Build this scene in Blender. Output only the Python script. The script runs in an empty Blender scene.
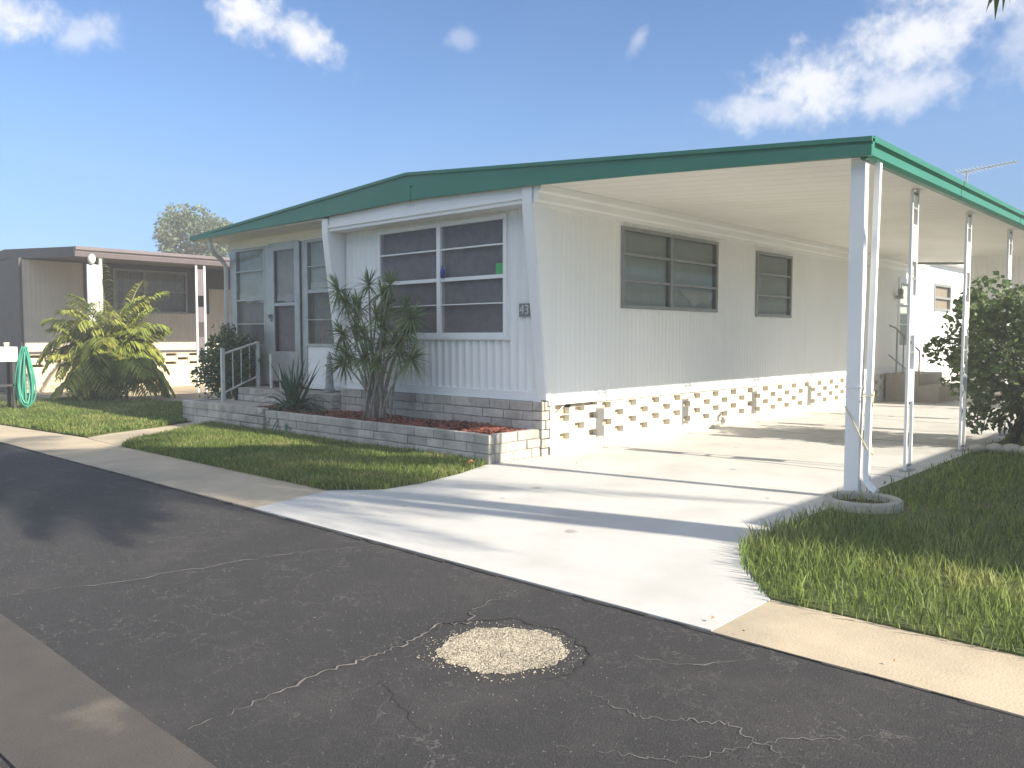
import bpy, bmesh, math, random
import numpy as np
from mathutils import Vector, Matrix
random.seed(7); rng = np.random.default_rng(7)
S = bpy.context.scene
COL = S.collection
R = math.radians

# ------------------------------------------------------------------ camera
cam_d = bpy.data.cameras.new('camera'); cam = bpy.data.objects.new('camera', cam_d); COL.objects.link(cam)
cam_d.sensor_width = 36; cam_d.sensor_fit = 'HORIZONTAL'; cam_d.lens = 36 * 825 / 1024
cam_d.clip_start = .05; cam_d.clip_end = 2000
cam.location = (0, 0, 1.5)
cam.rotation_euler = (R(90 - 3.26), 0, R(42.4))
S.camera = cam
S.render.resolution_x = 1024; S.render.resolution_y = 768
S.view_settings.view_transform = 'Standard'; S.view_settings.look = 'None'
S.view_settings.exposure = 1.5; S.view_settings.gamma = 1

# ------------------------------------------------------------------ sun and sky
SUN_EL, SUN_AZ = 30.0, 11.0            # azimuth measured from +X towards +Y
sd = Vector((math.cos(R(SUN_AZ)) * math.cos(R(SUN_EL)), math.sin(R(SUN_AZ)) * math.cos(R(SUN_EL)), math.sin(R(SUN_EL))))
sun_l = bpy.data.lights.new('sun', 'SUN'); sun = bpy.data.objects.new('sun', sun_l); COL.objects.link(sun)
sun_l.energy = 3.9; sun_l.angle = R(.6); sun_l.color = (1, .90, .75)
sun.rotation_euler = sd.to_track_quat('Z', 'Y').to_euler(); sun.location = sd * 60

W = bpy.data.worlds.new('World'); S.world = W; W.use_nodes = True
wt = W.node_tree; wt.nodes.clear()
wo = wt.nodes.new('ShaderNodeOutputWorld'); bg = wt.nodes.new('ShaderNodeBackground')
sky = wt.nodes.new('ShaderNodeTexSky'); sky.sky_type = 'NISHITA'; sky.sun_disc = False
sky.sun_elevation = R(SUN_EL); sky.sun_rotation = R(90 - SUN_AZ); sky.air_density = 1.0; sky.dust_density = .25; sky.ozone_density = 1.8
bg.inputs['Strength'].default_value = .105
tc = wt.nodes.new('ShaderNodeTexCoord')
def wmath(op, a, b=None, c=None, clamp=False):
    n = wt.nodes.new('ShaderNodeMath'); n.operation = op; n.use_clamp = clamp
    for i, x in enumerate((a, b, c)):
        if x is None: continue
        if isinstance(x, (int, float)): n.inputs[i].default_value = x
        else: wt.links.new(x, n.inputs[i])
    return n.outputs[0]
def wdot(vec):
    n = wt.nodes.new('ShaderNodeVectorMath'); n.operation = 'DOT_PRODUCT'
    wt.links.new(tc.outputs['Generated'], n.inputs[0]); n.inputs[1].default_value = vec
    return n.outputs['Value']
def wnoise(scale, detail=6, rough=.55, dist=0):
    n = wt.nodes.new('ShaderNodeTexNoise'); n.inputs['Scale'].default_value = scale
    n.inputs['Detail'].default_value = detail; n.inputs['Roughness'].default_value = rough; n.inputs['Distortion'].default_value = dist
    wt.links.new(tc.outputs['Generated'], n.inputs['Vector']); return n.outputs['Fac']
nz1 = wnoise(9, 8, .6, .3); nz2 = wnoise(34, 6, .62)
nz3 = wnoise(90, 4, .6)
nz = wmath('ADD', wmath('ADD', wmath('MULTIPLY', wmath('SUBTRACT', nz1, .5), 2.6), wmath('MULTIPLY', wmath('SUBTRACT', nz2, .5), 2.2)), wmath('MULTIPLY', wmath('SUBTRACT', nz3, .5), .8))
# clouds: compass bearing from +Y (deg, clockwise positive), elevation, half width, half height, tilt, strength
CLOUDS = [(-75.4, 18.4, 7.0, 2.3, -6, 1.0), (-69.4, 17.6, 2.6, 1.3, 25, .6), (-59.4, 20.3, 3.2, 2.7, -14, 1.15), (-56.6, 19.2, 3.6, 1.8, -22, 1.05), (-45.9, 19.4, 1.3, .9, 0, .32), (-33.9, 19.2, .8, 1.4, -30, .4),
          (-22.4, 16.0, 6.2, 2.9, 4, 1.0), (-16.8, 17.6, 6.4, 3.2, 10, 1.0), (-25.4, 14.6, 5.0, 1.7, 0, .75), (-17.0, 14.8, 4.6, 2.0, 0, .8), (-12.5, 20.4, 7.5, 3.6, 5, .9), (-10.2, 16.6, 5.2, 3.6, 30, .5), (-8.8, 9.4, 2.2, 1.2, 0, .5),
          (8, 16, 9, 3, 5, .9), (35, 22, 12, 3, 0, .9)]
FILL_BANKS = [(180, 34, 26, 14, 0, .95), (-140, 38, 20, 12, 0, .95), (125, 42, 22, 12, 0, .95), (60, 52, 20, 14, 0, .95), (-100, 56, 18, 12, 0, .9), (165, 66, 18, 16, 0, .95)]  # bright unseen cloud banks added as neutral fill for the shaded walls
tot = None; fill_bank = None
for ci, (az, el, rw, rh, tilt, st) in enumerate(CLOUDS + FILL_BANKS):
    a, e = R(az), R(el)
    d0 = Vector((math.sin(a) * math.cos(e), math.cos(a) * math.cos(e), math.sin(e)))
    rt = Vector((math.cos(a), -math.sin(a), 0)); up = rt.cross(d0)
    ct, stt = math.cos(R(tilt)), math.sin(R(tilt))
    t1 = (rt * ct + up * stt) / math.tan(R(rw)); t2 = (up * ct - rt * stt) / math.tan(R(rh))
    A, B = wdot(t1), wdot(t2)
    rr = wmath('SQRT', wmath('ADD', wmath('MULTIPLY', A, A), wmath('MULTIPLY', B, B)))
    front = wmath('GREATER_THAN', wdot(d0), .5)
    v = wmath('MULTIPLY', wmath('SUBTRACT', .98, rr), front)
    v = wmath('ADD', v, wmath('MULTIPLY', nz, .62))
    v = wmath('MULTIPLY', v, 1.15, clamp=True)
    v = wmath('MULTIPLY', wmath('MULTIPLY', wmath('MULTIPLY', v, v), wmath('SUBTRACT', 3.0, wmath('MULTIPLY', v, 2.0))), st * .92)
    v = wmath('MULTIPLY', v, front)
    if ci < len(CLOUDS): tot = v if tot is None else wmath('MAXIMUM', tot, v)
    else: fill_bank = v if fill_bank is None else wmath('MAXIMUM', fill_bank, v)
tot = wmath('MINIMUM', tot, .97)
tint = wt.nodes.new('ShaderNodeMix'); tint.data_type = 'RGBA'; tint.blend_type = 'MULTIPLY'; tint.inputs['Factor'].default_value = 1
tint.inputs['B'].default_value = (.66, .72, .84, 1)
wt.links.new(sky.outputs[0], tint.inputs['A'])
el = wdot((0, 0, 1)); hz = wt.nodes.new('ShaderNodeMix'); hz.data_type = 'RGBA'; wt.links.new(wmath('MULTIPLY', el, 4.2, clamp=True), hz.inputs['Factor'])
hz.inputs['A'].default_value = (.225, .265, .375, 1); hz.inputs['B'].default_value = (.265, .42, .58, 1); wt.links.new(hz.outputs['Result'], tint.inputs['B'])
mx = wt.nodes.new('ShaderNodeMix'); mx.data_type = 'RGBA'
wt.links.new(tot, mx.inputs['Factor']); wt.links.new(tint.outputs['Result'], mx.inputs['A']); mx.inputs['B'].default_value = (3.4, 3.45, 3.65, 1)
mx2 = wt.nodes.new('ShaderNodeMix'); mx2.data_type = 'RGBA'; wt.links.new(fill_bank, mx2.inputs['Factor']); wt.links.new(mx.outputs['Result'], mx2.inputs['A']); mx2.inputs['B'].default_value = (11, 10.8, 10.2, 1)
wt.links.new(mx2.outputs['Result'], bg.inputs['Color']); wt.links.new(bg.outputs[0], wo.inputs[0])

# ------------------------------------------------------------------ materials
def mat(name, col, rough=.6, col2=None, scale=3.0, bump=0, bscale=40, metal=0, isl=0, detail=5, spec=.4, trans=0, coord='Object', stretch=None, col3=None, scale3=.6, f3=(.5, .7)):
    m = bpy.data.materials.new(name); m.use_nodes = True; nt = m.node_tree; N = nt.nodes; L = nt.links
    b = N['Principled BSDF']; b.inputs['Roughness'].default_value = rough; b.inputs['Metallic'].default_value = metal
    b.inputs['Specular IOR Level'].default_value = spec
    co = N.new('ShaderNodeTexCoord'); vec = co.outputs[coord]
    if stretch:
        mp = N.new('ShaderNodeMapping'); mp.inputs['Scale'].default_value = stretch; L.new(vec, mp.inputs['Vector']); vec = mp.outputs[0]
    c2 = col2 or tuple(x * .82 for x in col)
    nz = N.new('ShaderNodeTexNoise'); nz.inputs['Scale'].default_value = scale; nz.inputs['Detail'].default_value = detail; nz.inputs['Roughness'].default_value = .6
    L.new(vec, nz.inputs['Vector'])
    rp = N.new('ShaderNodeValToRGB'); rp.color_ramp.elements[0].position = .35; rp.color_ramp.elements[1].position = .68
    rp.color_ramp.elements[0].color = (*col, 1); rp.color_ramp.elements[1].color = (*c2, 1)
    L.new(nz.outputs['Fac'], rp.inputs['Fac']); out = rp.outputs['Color']
    if col3:
        n3 = N.new('ShaderNodeTexNoise'); n3.inputs['Scale'].default_value = scale3; n3.inputs['Detail'].default_value = 6
        L.new(co.outputs[coord], n3.inputs['Vector'])
        r3 = N.new('ShaderNodeMapRange'); r3.inputs['From Min'].default_value = f3[0]; r3.inputs['From Max'].default_value = f3[1]
        L.new(n3.outputs['Fac'], r3.inputs['Value'])
        x3 = N.new('ShaderNodeMix'); x3.data_type = 'RGBA'; L.new(r3.outputs[0], x3.inputs['Factor']); L.new(out, x3.inputs['A']); x3.inputs['B'].default_value = (*col3, 1)
        out = x3.outputs['Result']
    if isl:
        g = N.new('ShaderNodeNewGeometry'); mr = N.new('ShaderNodeMapRange')
        mr.inputs['To Min'].default_value = 1 - isl; mr.inputs['To Max'].default_value = 1 + isl
        L.new(g.outputs['Random Per Island'], mr.inputs['Value'])
        vm = N.new('ShaderNodeVectorMath'); vm.operation = 'SCALE'; L.new(out, vm.inputs[0]); L.new(mr.outputs[0], vm.inputs['Scale']); out = vm.outputs[0]
    L.new(out, b.inputs['Base Color'])
    if bump:
        nb = N.new('ShaderNodeTexNoise'); nb.inputs['Scale'].default_value = bscale; nb.inputs['Detail'].default_value = 4; L.new(vec, nb.inputs['Vector'])
        bp = N.new('ShaderNodeBump'); bp.inputs['Strength'].default_value = bump; bp.inputs['Distance'].default_value = .01
        L.new(nb.outputs['Fac'], bp.inputs['Height']); L.new(bp.outputs[0], b.inputs['Normal'])
    if trans:
        t = N.new('ShaderNodeBsdfTranslucent'); L.new(out, t.inputs['Color']); ms = N.new('ShaderNodeMixShader'); ms.inputs[0].default_value = trans
        L.new(b.outputs[0], ms.inputs[1]); L.new(t.outputs[0], ms.inputs[2]); L.new(ms.outputs[0], N['Material Output'].inputs['Surface'])
    return m
def glass_mat(name, tint=(.75, .8, .8), refl=.1, rough=.03, mul=1.0):
    m = bpy.data.materials.new(name); m.use_nodes = True; nt = m.node_tree; N = nt.nodes; L = nt.links
    N.remove(N['Principled BSDF'])
    t = N.new('ShaderNodeBsdfTransparent'); t.inputs[0].default_value = (*tint, 1)
    g = N.new('ShaderNodeBsdfGlossy'); g.inputs['Roughness'].default_value = rough
    f = N.new('ShaderNodeFresnel'); f.inputs['IOR'].default_value = 1.5
    a = N.new('ShaderNodeMath'); a.operation = 'MULTIPLY_ADD'; a.inputs[1].default_value = mul; a.inputs[2].default_value = refl; a.use_clamp = True; L.new(f.outputs[0], a.inputs[0])
    nb = N.new('ShaderNodeTexNoise'); nb.inputs['Scale'].default_value = 3; co = N.new('ShaderNodeTexCoord'); L.new(co.outputs['Object'], nb.inputs['Vector'])
    bp = N.new('ShaderNodeBump'); bp.inputs['Strength'].default_value = .05; L.new(nb.outputs['Fac'], bp.inputs['Height']); L.new(bp.outputs[0], g.inputs['Normal'])
    s = N.new('ShaderNodeMixShader'); L.new(a.outputs[0], s.inputs[0]); L.new(t.outputs[0], s.inputs[1]); L.new(g.outputs[0], s.inputs[2])
    L.new(s.outputs[0], N['Material Output'].inputs['Surface']); return m

M = {}
M['siding'] = mat('white_siding', (.80, .815, .80), .45, (.75, .765, .75), 1.3, stretch=(1, 1, .35))
M['siding_side'] = mat('ivory_siding', (.88, .885, .85), .5, (.84, .845, .80), 1.1, stretch=(1, 1, .3))
M['trim'] = mat('white_trim', (.80, .80, .79), .4, (.74, .75, .74), 2)
M['soffit'] = mat('soffit_paint', (.84, .82, .77), .6, (.79, .77, .71), .9, col3=(.72, .69, .63), scale3=.5, f3=(.5, .75))
M['green'] = mat('green_fascia_paint', (.028, .165, .105), .42, (.034, .185, .118), 1.2, spec=.5)
M['greenfront'] = M['green']
M['roofwhite'] = mat('white_roof_coating', (.8, .8, .78), .6)
M['alu'] = mat('weathered_aluminium', (.42, .43, .42), .38, (.34, .35, .34), 6, metal=.45)
M['alufr'] = mat('grey_window_frame', (.30, .31, .30), .45, (.24, .25, .24), 5, metal=.2)
M['glass'] = glass_mat('window_glass', (.84, .88, .86), .0, .03, .7)
M['glassd'] = glass_mat('screened_glass', (.74, .74, .76), .0, .15, .4)
M['curtaind'] = mat('dark_screen_fabric', (.34, .32, .325), .9, (.27, .25, .26), 7, bump=.4, bscale=30)
M['curtain'] = mat('grey_blind', (.56, .585, .55), .85, (.50, .52, .49), 3)
M['shade'] = mat('pale_shade', (.60, .62, .61), .85, (.50, .53, .52), 5)
M['lace'] = mat('white_valance_and_reflection', (.75, .73, .70), .9)
M['skirt'] = mat('breeze_block_paint', (.74, .71, .62), .75, (.66, .62, .53), 2.2, bump=.3, bscale=40)
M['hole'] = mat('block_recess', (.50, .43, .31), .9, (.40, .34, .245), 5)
M['brick'] = mat('pale_slump_brick', (.50, .475, .42), .85, (.38, .355, .31), 7, bump=.8, bscale=28, isl=.14, col3=(.30, .285, .25), scale3=3.2, f3=(.52, .68))
M['mortar'] = mat('dark_mortar', (.30, .285, .25), .95, bump=.5)
M['mulch'] = mat('red_wood_chip', (.27, .08, .05), .9, (.15, .05, .035), 9, isl=.5)
M['soil'] = mat('soil', (.09, .055, .035), .95, (.05, .03, .02), 8, bump=1)
M['rail'] = mat('cream_rail_paint', (.62, .62, .57), .5, (.5, .5, .45), 9)
M['hose'] = mat('green_hose_rubber', (.06, .34, .24), .4, (.05, .29, .2), 5)
M['bark'] = mat('pale_cane_bark', (.36, .325, .27), .9, (.22, .195, .155), 12, bump=.6)
M['dbark'] = mat('dark_bark', (.13, .10, .075), .95, (.08, .06, .045), 9, bump=1, bscale=20)
M['drac'] = mat('dracaena_leaf', (.11, .18, .065), .42, (.18, .25, .10), 3, isl=.45, trans=.25)
M['agave'] = mat('dark_strap_leaf', (.022, .075, .035), .4, (.035, .10, .05), 3, isl=.4, trans=.12)
M['leafd'] = mat('dark_shrub_leaf', (.05, .105, .04), .45, (.08, .15, .055), 2.5, isl=.5, trans=.22)
M['leafm'] = mat('mid_shrub_leaf', (.065, .135, .035), .5, (.10, .19, .05), 1.6, isl=.5, trans=.32)
M['leafs'] = mat('pale_shrub_leaf', (.10, .16, .06), .5, (.17, .235, .08), 1.2, isl=.5, trans=.4)
M['leafy'] = mat('areca_leaf', (.20, .26, .05), .55, (.36, .37, .08), 1.4, isl=.45, trans=.35)
M['leaff'] = mat('far_tree_leaf_hazed', (.13, .17, .10), .8, (.17, .21, .12), .6, isl=.4, trans=.25)  # paler grey-green: aerial haze put into the leaf colour
M['grass'] = mat('grass_blade', (.14, .205, .045), .6, (.21, .265, .065), 2.0, isl=.6, trans=.45, col3=(.36, .34, .13), scale3=1.3, f3=(.5, .78))
M['lawn'] = mat('lawn_soil', (.055, .085, .02), .95, (.09, .11, .03), 6, bump=1, bscale=60, col3=(.16, .13, .07), scale3=1.2, f3=(.56, .75))
M['ground'] = mat('sandy_ground', (.22, .19, .12), .95, (.12, .14, .06), .35, bump=.6)
M['concrete'] = mat('tan_concrete', (.50, .42, .30), .88, (.40, .335, .24), 2.4, bump=.35, bscale=70, col3=(.30, .265, .205), scale3=.7, f3=(.5, .72))
M['gutterc'] = mat('dark_concrete', (.078, .070, .063), .9, (.062, .056, .051), 3.5, bump=.5, bscale=90, col3=(.15, .13, .105), scale3=1.6, f3=(.62, .75))  # darker than the other concrete, with paler blotches
M['drive'] = mat('painted_driveway', (.54, .535, .51), .72, (.48, .475, .45), 2.2, bump=.22, bscale=120, col3=(.40, .39, .365), scale3=1.0, f3=(.50, .80), detail=9)
M['taupe'] = mat('neighbour_fascia', (.17, .14, .145), .55)
M['nbdark'] = mat('neighbour_dark_paint_and_shade', (.085, .08, .085), .7)
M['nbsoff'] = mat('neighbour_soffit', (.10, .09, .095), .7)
M['nbwall'] = mat('neighbour_beige_siding', (.60, .53, .43), .6, (.55, .485, .39), 2)
M['nbskirt'] = mat('cream_block', (.72, .62, .42), .8, (.64, .55, .38), 3)
M['dark'] = mat('dark_metal', (.045, .045, .045), .5)
M['sticker'] = mat('green_sticker', (.05, .42, .12), .4)
M['bottle'] = mat('blue_bottle', (.04, .05, .35), .15)
M['plate'] = mat('number_plate', (.19, .20, .20), .5)
M['plnum'] = mat('number_paint', (.55, .58, .58), .5)
M['rope'] = mat('yellowed_cord', (.62, .55, .33), .8)
M['stone'] = mat('edging_stone', (.42, .39, .33), .9, (.3, .28, .23), 6, bump=.8, isl=.2)
M['grit'] = mat('road_grit', (.15, .14, .125), .9, isl=.6)
M['pebble'] = mat('pebble', (.36, .32, .245), .85, (.24, .215, .17), 6, isl=.6)
M['gbed'] = mat('gravel_bed', (.22, .195, .155), .95, (.12, .11, .095), 30, bump=1, bscale=120)
M['crack'] = mat('crack_dust', (.24, .22, .205), .95, (.09, .085, .08), 7)
M['crackd'] = mat('crack_gap', (.02, .02, .02), .95, (.035, .032, .03), 9)
M['globe'] = mat('white_globe', (.8, .8, .78), .3)
M['dryleaf'] = mat('dry_leaf', (.34, .17, .07), .8, isl=.3)
M['slab'] = mat('step_concrete', (.40, .37, .32), .9, (.33, .30, .26), 4, bump=.3)

def asphalt():
    m = bpy.data.materials.new('asphalt'); m.use_nodes = True; nt = m.node_tree; N = nt.nodes; L = nt.links
    b = N['Principled BSDF']; b.inputs['Roughness'].default_value = .82
    co = N.new('ShaderNodeTexCoord'); V = co.outputs['Object']
    def nz(s, d=5, r=.6):
        n = N.new('ShaderNodeTexNoise'); n.inputs['Scale'].default_value = s; n.inputs['Detail'].default_value = d; n.inputs['Roughness'].default_value = r; L.new(V, n.inputs['Vector']); return n.outputs['Fac']
    def mr(x, a, c, lo=0, hi=1):
        n = N.new('ShaderNodeMapRange'); n.inputs['From Min'].default_value = a; n.inputs['From Max'].default_value = c; n.inputs['To Min'].default_value = lo; n.inputs['To Max'].default_value = hi; L.new(x, n.inputs['Value']); return n.outputs[0]
    def mix(f, A, B):
        n = N.new('ShaderNodeMix'); n.data_type = 'RGBA'; L.new(f, n.inputs['Factor'])
        for k, x in (('A', A), ('B', B)):
            if isinstance(x, tuple): n.inputs[k].default_value = (*x, 1)
            else: L.new(x, n.inputs[k])
        return n.outputs['Result']
    def mul(a, c):
        n = N.new('ShaderNodeMath'); n.operation = 'MULTIPLY'; L.new(a, n.inputs[0])
        if isinstance(c, float): n.inputs[1].default_value = c
        else: L.new(c, n.inputs[1])
        return n.outputs[0]
    c = mix(mr(nz(1.1), .35, .65), (.026, .026, .027), (.037, .0355, .0355))
    c = mix(mr(nz(.55, 3), .5, .72), c, (.020, .020, .0215))
    c = mix(mul(mr(nz(170, 2, .7), .55, .72), .6), c, (.12, .108, .102)); c = mix(mul(mr(nz(110, 2, .7), .56, .7), .55), c, (.018, .017, .018)); c = mix(mul(mr(nz(.9, 6, .7), .52, .7), .45), c, (.085, .076, .072))
    c = mix(mul(mr(nz(45, 3, .7), .66, .74), .8), c, (.30, .27, .24))
    # fine alligator cracks, only in patches
    ad = N.new('ShaderNodeVectorMath'); ad.operation = 'ADD'
    wn = N.new('ShaderNodeTexNoise'); wn.inputs['Scale'].default_value = 6; wn.inputs['Detail'].default_value = 4; L.new(V, wn.inputs['Vector'])
    sc = N.new('ShaderNodeVectorMath'); sc.operation = 'SCALE'; sc.inputs['Scale'].default_value = .35; L.new(wn.outputs['Color'], sc.inputs[0])
    L.new(V, ad.inputs[0]); L.new(sc.outputs[0], ad.inputs[1])
    vo = N.new('ShaderNodeTexVoronoi'); vo.feature = 'DISTANCE_TO_EDGE'; vo.inputs['Scale'].default_value = 4.6; L.new(ad.outputs[0], vo.inputs['Vector'])
    line = mr(vo.outputs['Distance'], .004, .02, 1, 0)
    patch = mul(mr(nz(.8, 3), .38, .54), mr(nz(4, 4), .40, .56))
    c = mix(mul(mul(line, patch), .6), c, (.15, .14, .13))
    L.new(c, b.inputs['Base Color'])
    bp = N.new('ShaderNodeBump'); bp.inputs['Strength'].default_value = 1; bp.inputs['Distance'].default_value = .012
    L.new(nz(120, 3, .7), bp.inputs['Height']); L.new(bp.outputs[0], b.inputs['Normal'])
    return m
M['asphalt'] = asphalt()
M['drip'] = mat('oil_stain', (.36, .34, .30), .6)

# ------------------------------------------------------------------ mesh helpers
ORG = {}
class MB:
    def __init__(s): s.v = []; s.f = []
    def add(s, vs, fs):
        n = len(s.v); s.v += [tuple(p) for p in vs]; s.f += [tuple(i + n for i in f) for f in fs]; return s
    def box(s, x0, x1, y0, y1, z0, z1):
        return s.add([(x0, y0, z0), (x1, y0, z0), (x1, y1, z0), (x0, y1, z0), (x0, y0, z1), (x1, y0, z1), (x1, y1, z1), (x0, y1, z1)],
                     [(0, 3, 2, 1), (4, 5, 6, 7), (0, 1, 5, 4), (1, 2, 6, 5), (2, 3, 7, 6), (3, 0, 4, 7)])
    def prism(s, poly, fn, t0, t1):           # poly in 2-D, fn(a,b,t) -> point
        n = len(poly); vs = [fn(a, b, t0) for a, b in poly] + [fn(a, b, t1) for a, b in poly]
        return s.add(vs, [tuple(range(n))[::-1], tuple(range(n, 2 * n))] + [(i, (i + 1) % n, n + (i + 1) % n, n + i) for i in range(n)])
    def tube(s, pts, r, k=8, r2=None, cap=True):
        pts = [Vector(p) for p in pts]; n = len(pts); base = len(s.v); prev = None
        for i, p in enumerate(pts):
            d = (pts[min(i + 1, n - 1)] - pts[max(i - 1, 0)]).normalized()
            a = (prev - d * prev.dot(d)) if prev is not None else (Vector((0, 0, 1)).cross(d) if abs(d.z) < .95 else Vector((1, 0, 0)).cross(d))
            a.normalize(); prev = a; b = d.cross(a)
            rr = r[i] if isinstance(r, (list, tuple)) else (r + ((r2 if r2 is not None else r) - r) * i / max(1, n - 1))
            for j in range(k):
                t = 2 * math.pi * (j + .5) / k; s.v.append(tuple(p + (a * math.cos(t) + b * math.sin(t)) * rr))
        for i in range(n - 1):
            for j in range(k):
                s.f.append((base + i * k + j, base + i * k + (j + 1) % k, base + (i + 1) * k + (j + 1) % k, base + (i + 1) * k + j))
        if cap: s.f.append(tuple(base + j for j in range(k))[::-1]); s.f.append(tuple(base + (n - 1) * k + j for j in range(k)))
        return s
    def lathe(s, prof, c, k=16):
        base = len(s.v); n = len(prof)
        for r, z in prof:
            for j in range(k):
                t = 2 * math.pi * j / k; s.v.append((c[0] + r * math.cos(t), c[1] + r * math.sin(t), c[2] + z))
        for i in range(n - 1):
            for j in range(k): s.f.append((base + i * k + j, base + i * k + (j + 1) % k, base + (i + 1) * k + (j + 1) % k, base + (i + 1) * k + j))
        s.f.append(tuple(base + j for j in range(k))[::-1]); s.f.append(tuple(base + (n - 1) * k + j for j in range(k)))
        return s
    def build(s, name, m, parent=None, smooth=False, bevel=0, fix=True, origin=None):
        off = Vector((0, 0, 0))
        if parent is not None: off = ORG[parent.name]
        elif s.v:
            if origin is not None: off = Vector(origin)
            else:
                a = np.array(s.v); off = Vector(((a[:, 0].min() + a[:, 0].max()) / 2, (a[:, 1].min() + a[:, 1].max()) / 2, a[:, 2].min()))
        me = bpy.data.meshes.new(name); me.from_pydata([tuple(Vector(p) - off) for p in s.v], [], s.f)
        if fix and len(s.f) < 60000:
            bm = bmesh.new(); bm.from_mesh(me); bmesh.ops.recalc_face_normals(bm, faces=bm.faces); bm.to_mesh(me); bm.free()
        if smooth: me.shade_smooth()
        me.materials.append(m if not isinstance(m, str) else M[m])
        o = bpy.data.objects.new(name, me); COL.objects.link(o)
        if parent is not None: o.parent = parent
        else: o.location = off
        ORG[o.name] = off
        if bevel:
            md = o.modifiers.new('bevel', 'BEVEL'); md.width = bevel; md.segments = 2; md.limit_method = 'ANGLE'
        return o
def tag(o, label=None, cat=None, group=None, kind=None):
    if label: o['label'] = label
    if cat: o['category'] = cat
    if group: o['group'] = group
    if kind: o['kind'] = kind
    return o
def thing(name, loc, label, cat, group=None):
    o = bpy.data.objects.new(name, None); COL.objects.link(o); o.location = loc; o.empty_display_size = .2
    ORG[o.name] = Vector(loc); return tag(o, label, cat, group)
def copy_tree(o, parent=None):
    c = o.copy(); COL.objects.link(c); c.parent = parent; ORG[c.name] = ORG.get(o.name, Vector())
    for ch in list(o.children): copy_tree(ch, c)
    return c
def sheet(name, poly, z, m, holes=None, thick=.12, kind='structure', wob=0):
    mb = MB(); pts = []
    if wob:
        n = len(poly)
        for i in range(n):
            a, b = Vector(poly[i]), Vector(poly[(i + 1) % n]); L = (b - a).length; k = max(1, min(200, int(L / .25)))
            nr = Vector((-(b - a).y, (b - a).x)).normalized()
            for j in range(k): pts.append(a + (b - a) * j / k + nr * random.uniform(-wob, wob))
    else: pts = [Vector(p) for p in poly]
    mb.prism([(p[0], p[1]) for p in pts], lambda a, b, t: (a, b, t), z - thick, z)
    o = mb.build(name, m); tag(o, kind=kind); return o
# facade frames: (a along wall, z up, d outward)
def front(y): return lambda a, z, d: (a, y - d, z)       # faces -Y
def side(x): return lambda a, z, d: (x + d, a, z)        # faces +X
def fbox(mb, T, a0, a1, z0, z1, d0, d1):
    p = [T(a0, z0, d0), T(a1, z0, d0), T(a1, z1, d0), T(a0, z1, d0), T(a0, z0, d1), T(a1, z0, d1), T(a1, z1, d1), T(a0, z1, d1)]
    return mb.add(p, [(0, 3, 2, 1), (4, 5, 6, 7), (0, 1, 5, 4), (1, 2, 6, 5), (2, 3, 7, 6), (3, 0, 4, 7)])
def ribbed(T, a0, a1, z0, z1, pitch, depth, holes=(), flat=.35):
    """corrugated metal siding with window openings left out"""
    n = int((a1 - a0) / pitch * 8); A = set(np.round(np.linspace(a0, a1, n + 1), 4)); Z = {z0, z1}
    for h in holes: A |= {h[0], h[1]}; Z |= {h[2], h[3]}
    A = sorted(a for a in A if a0 <= a <= a1); Z = sorted(Z); mb = MB()
    off = [depth * max(0, (0.5 + .5 * math.cos(2 * math.pi * a / pitch)) - flat) / (1 - flat) for a in A]
    for z in Z: mb.v += [T(a, z, o) for a, o in zip(A, off)]
    k = len(A)
    for j in range(len(Z) - 1):
        zc = (Z[j] + Z[j + 1]) / 2
        for i in range(k - 1):
            ac = (A[i] + A[i + 1]) / 2
            if any(h[0] < ac < h[1] and h[2] < zc < h[3] for h in holes): continue
            mb.f.append((j * k + i, j * k + i + 1, (j + 1) * k + i + 1, (j + 1) * k + i))
    return mb
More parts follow.
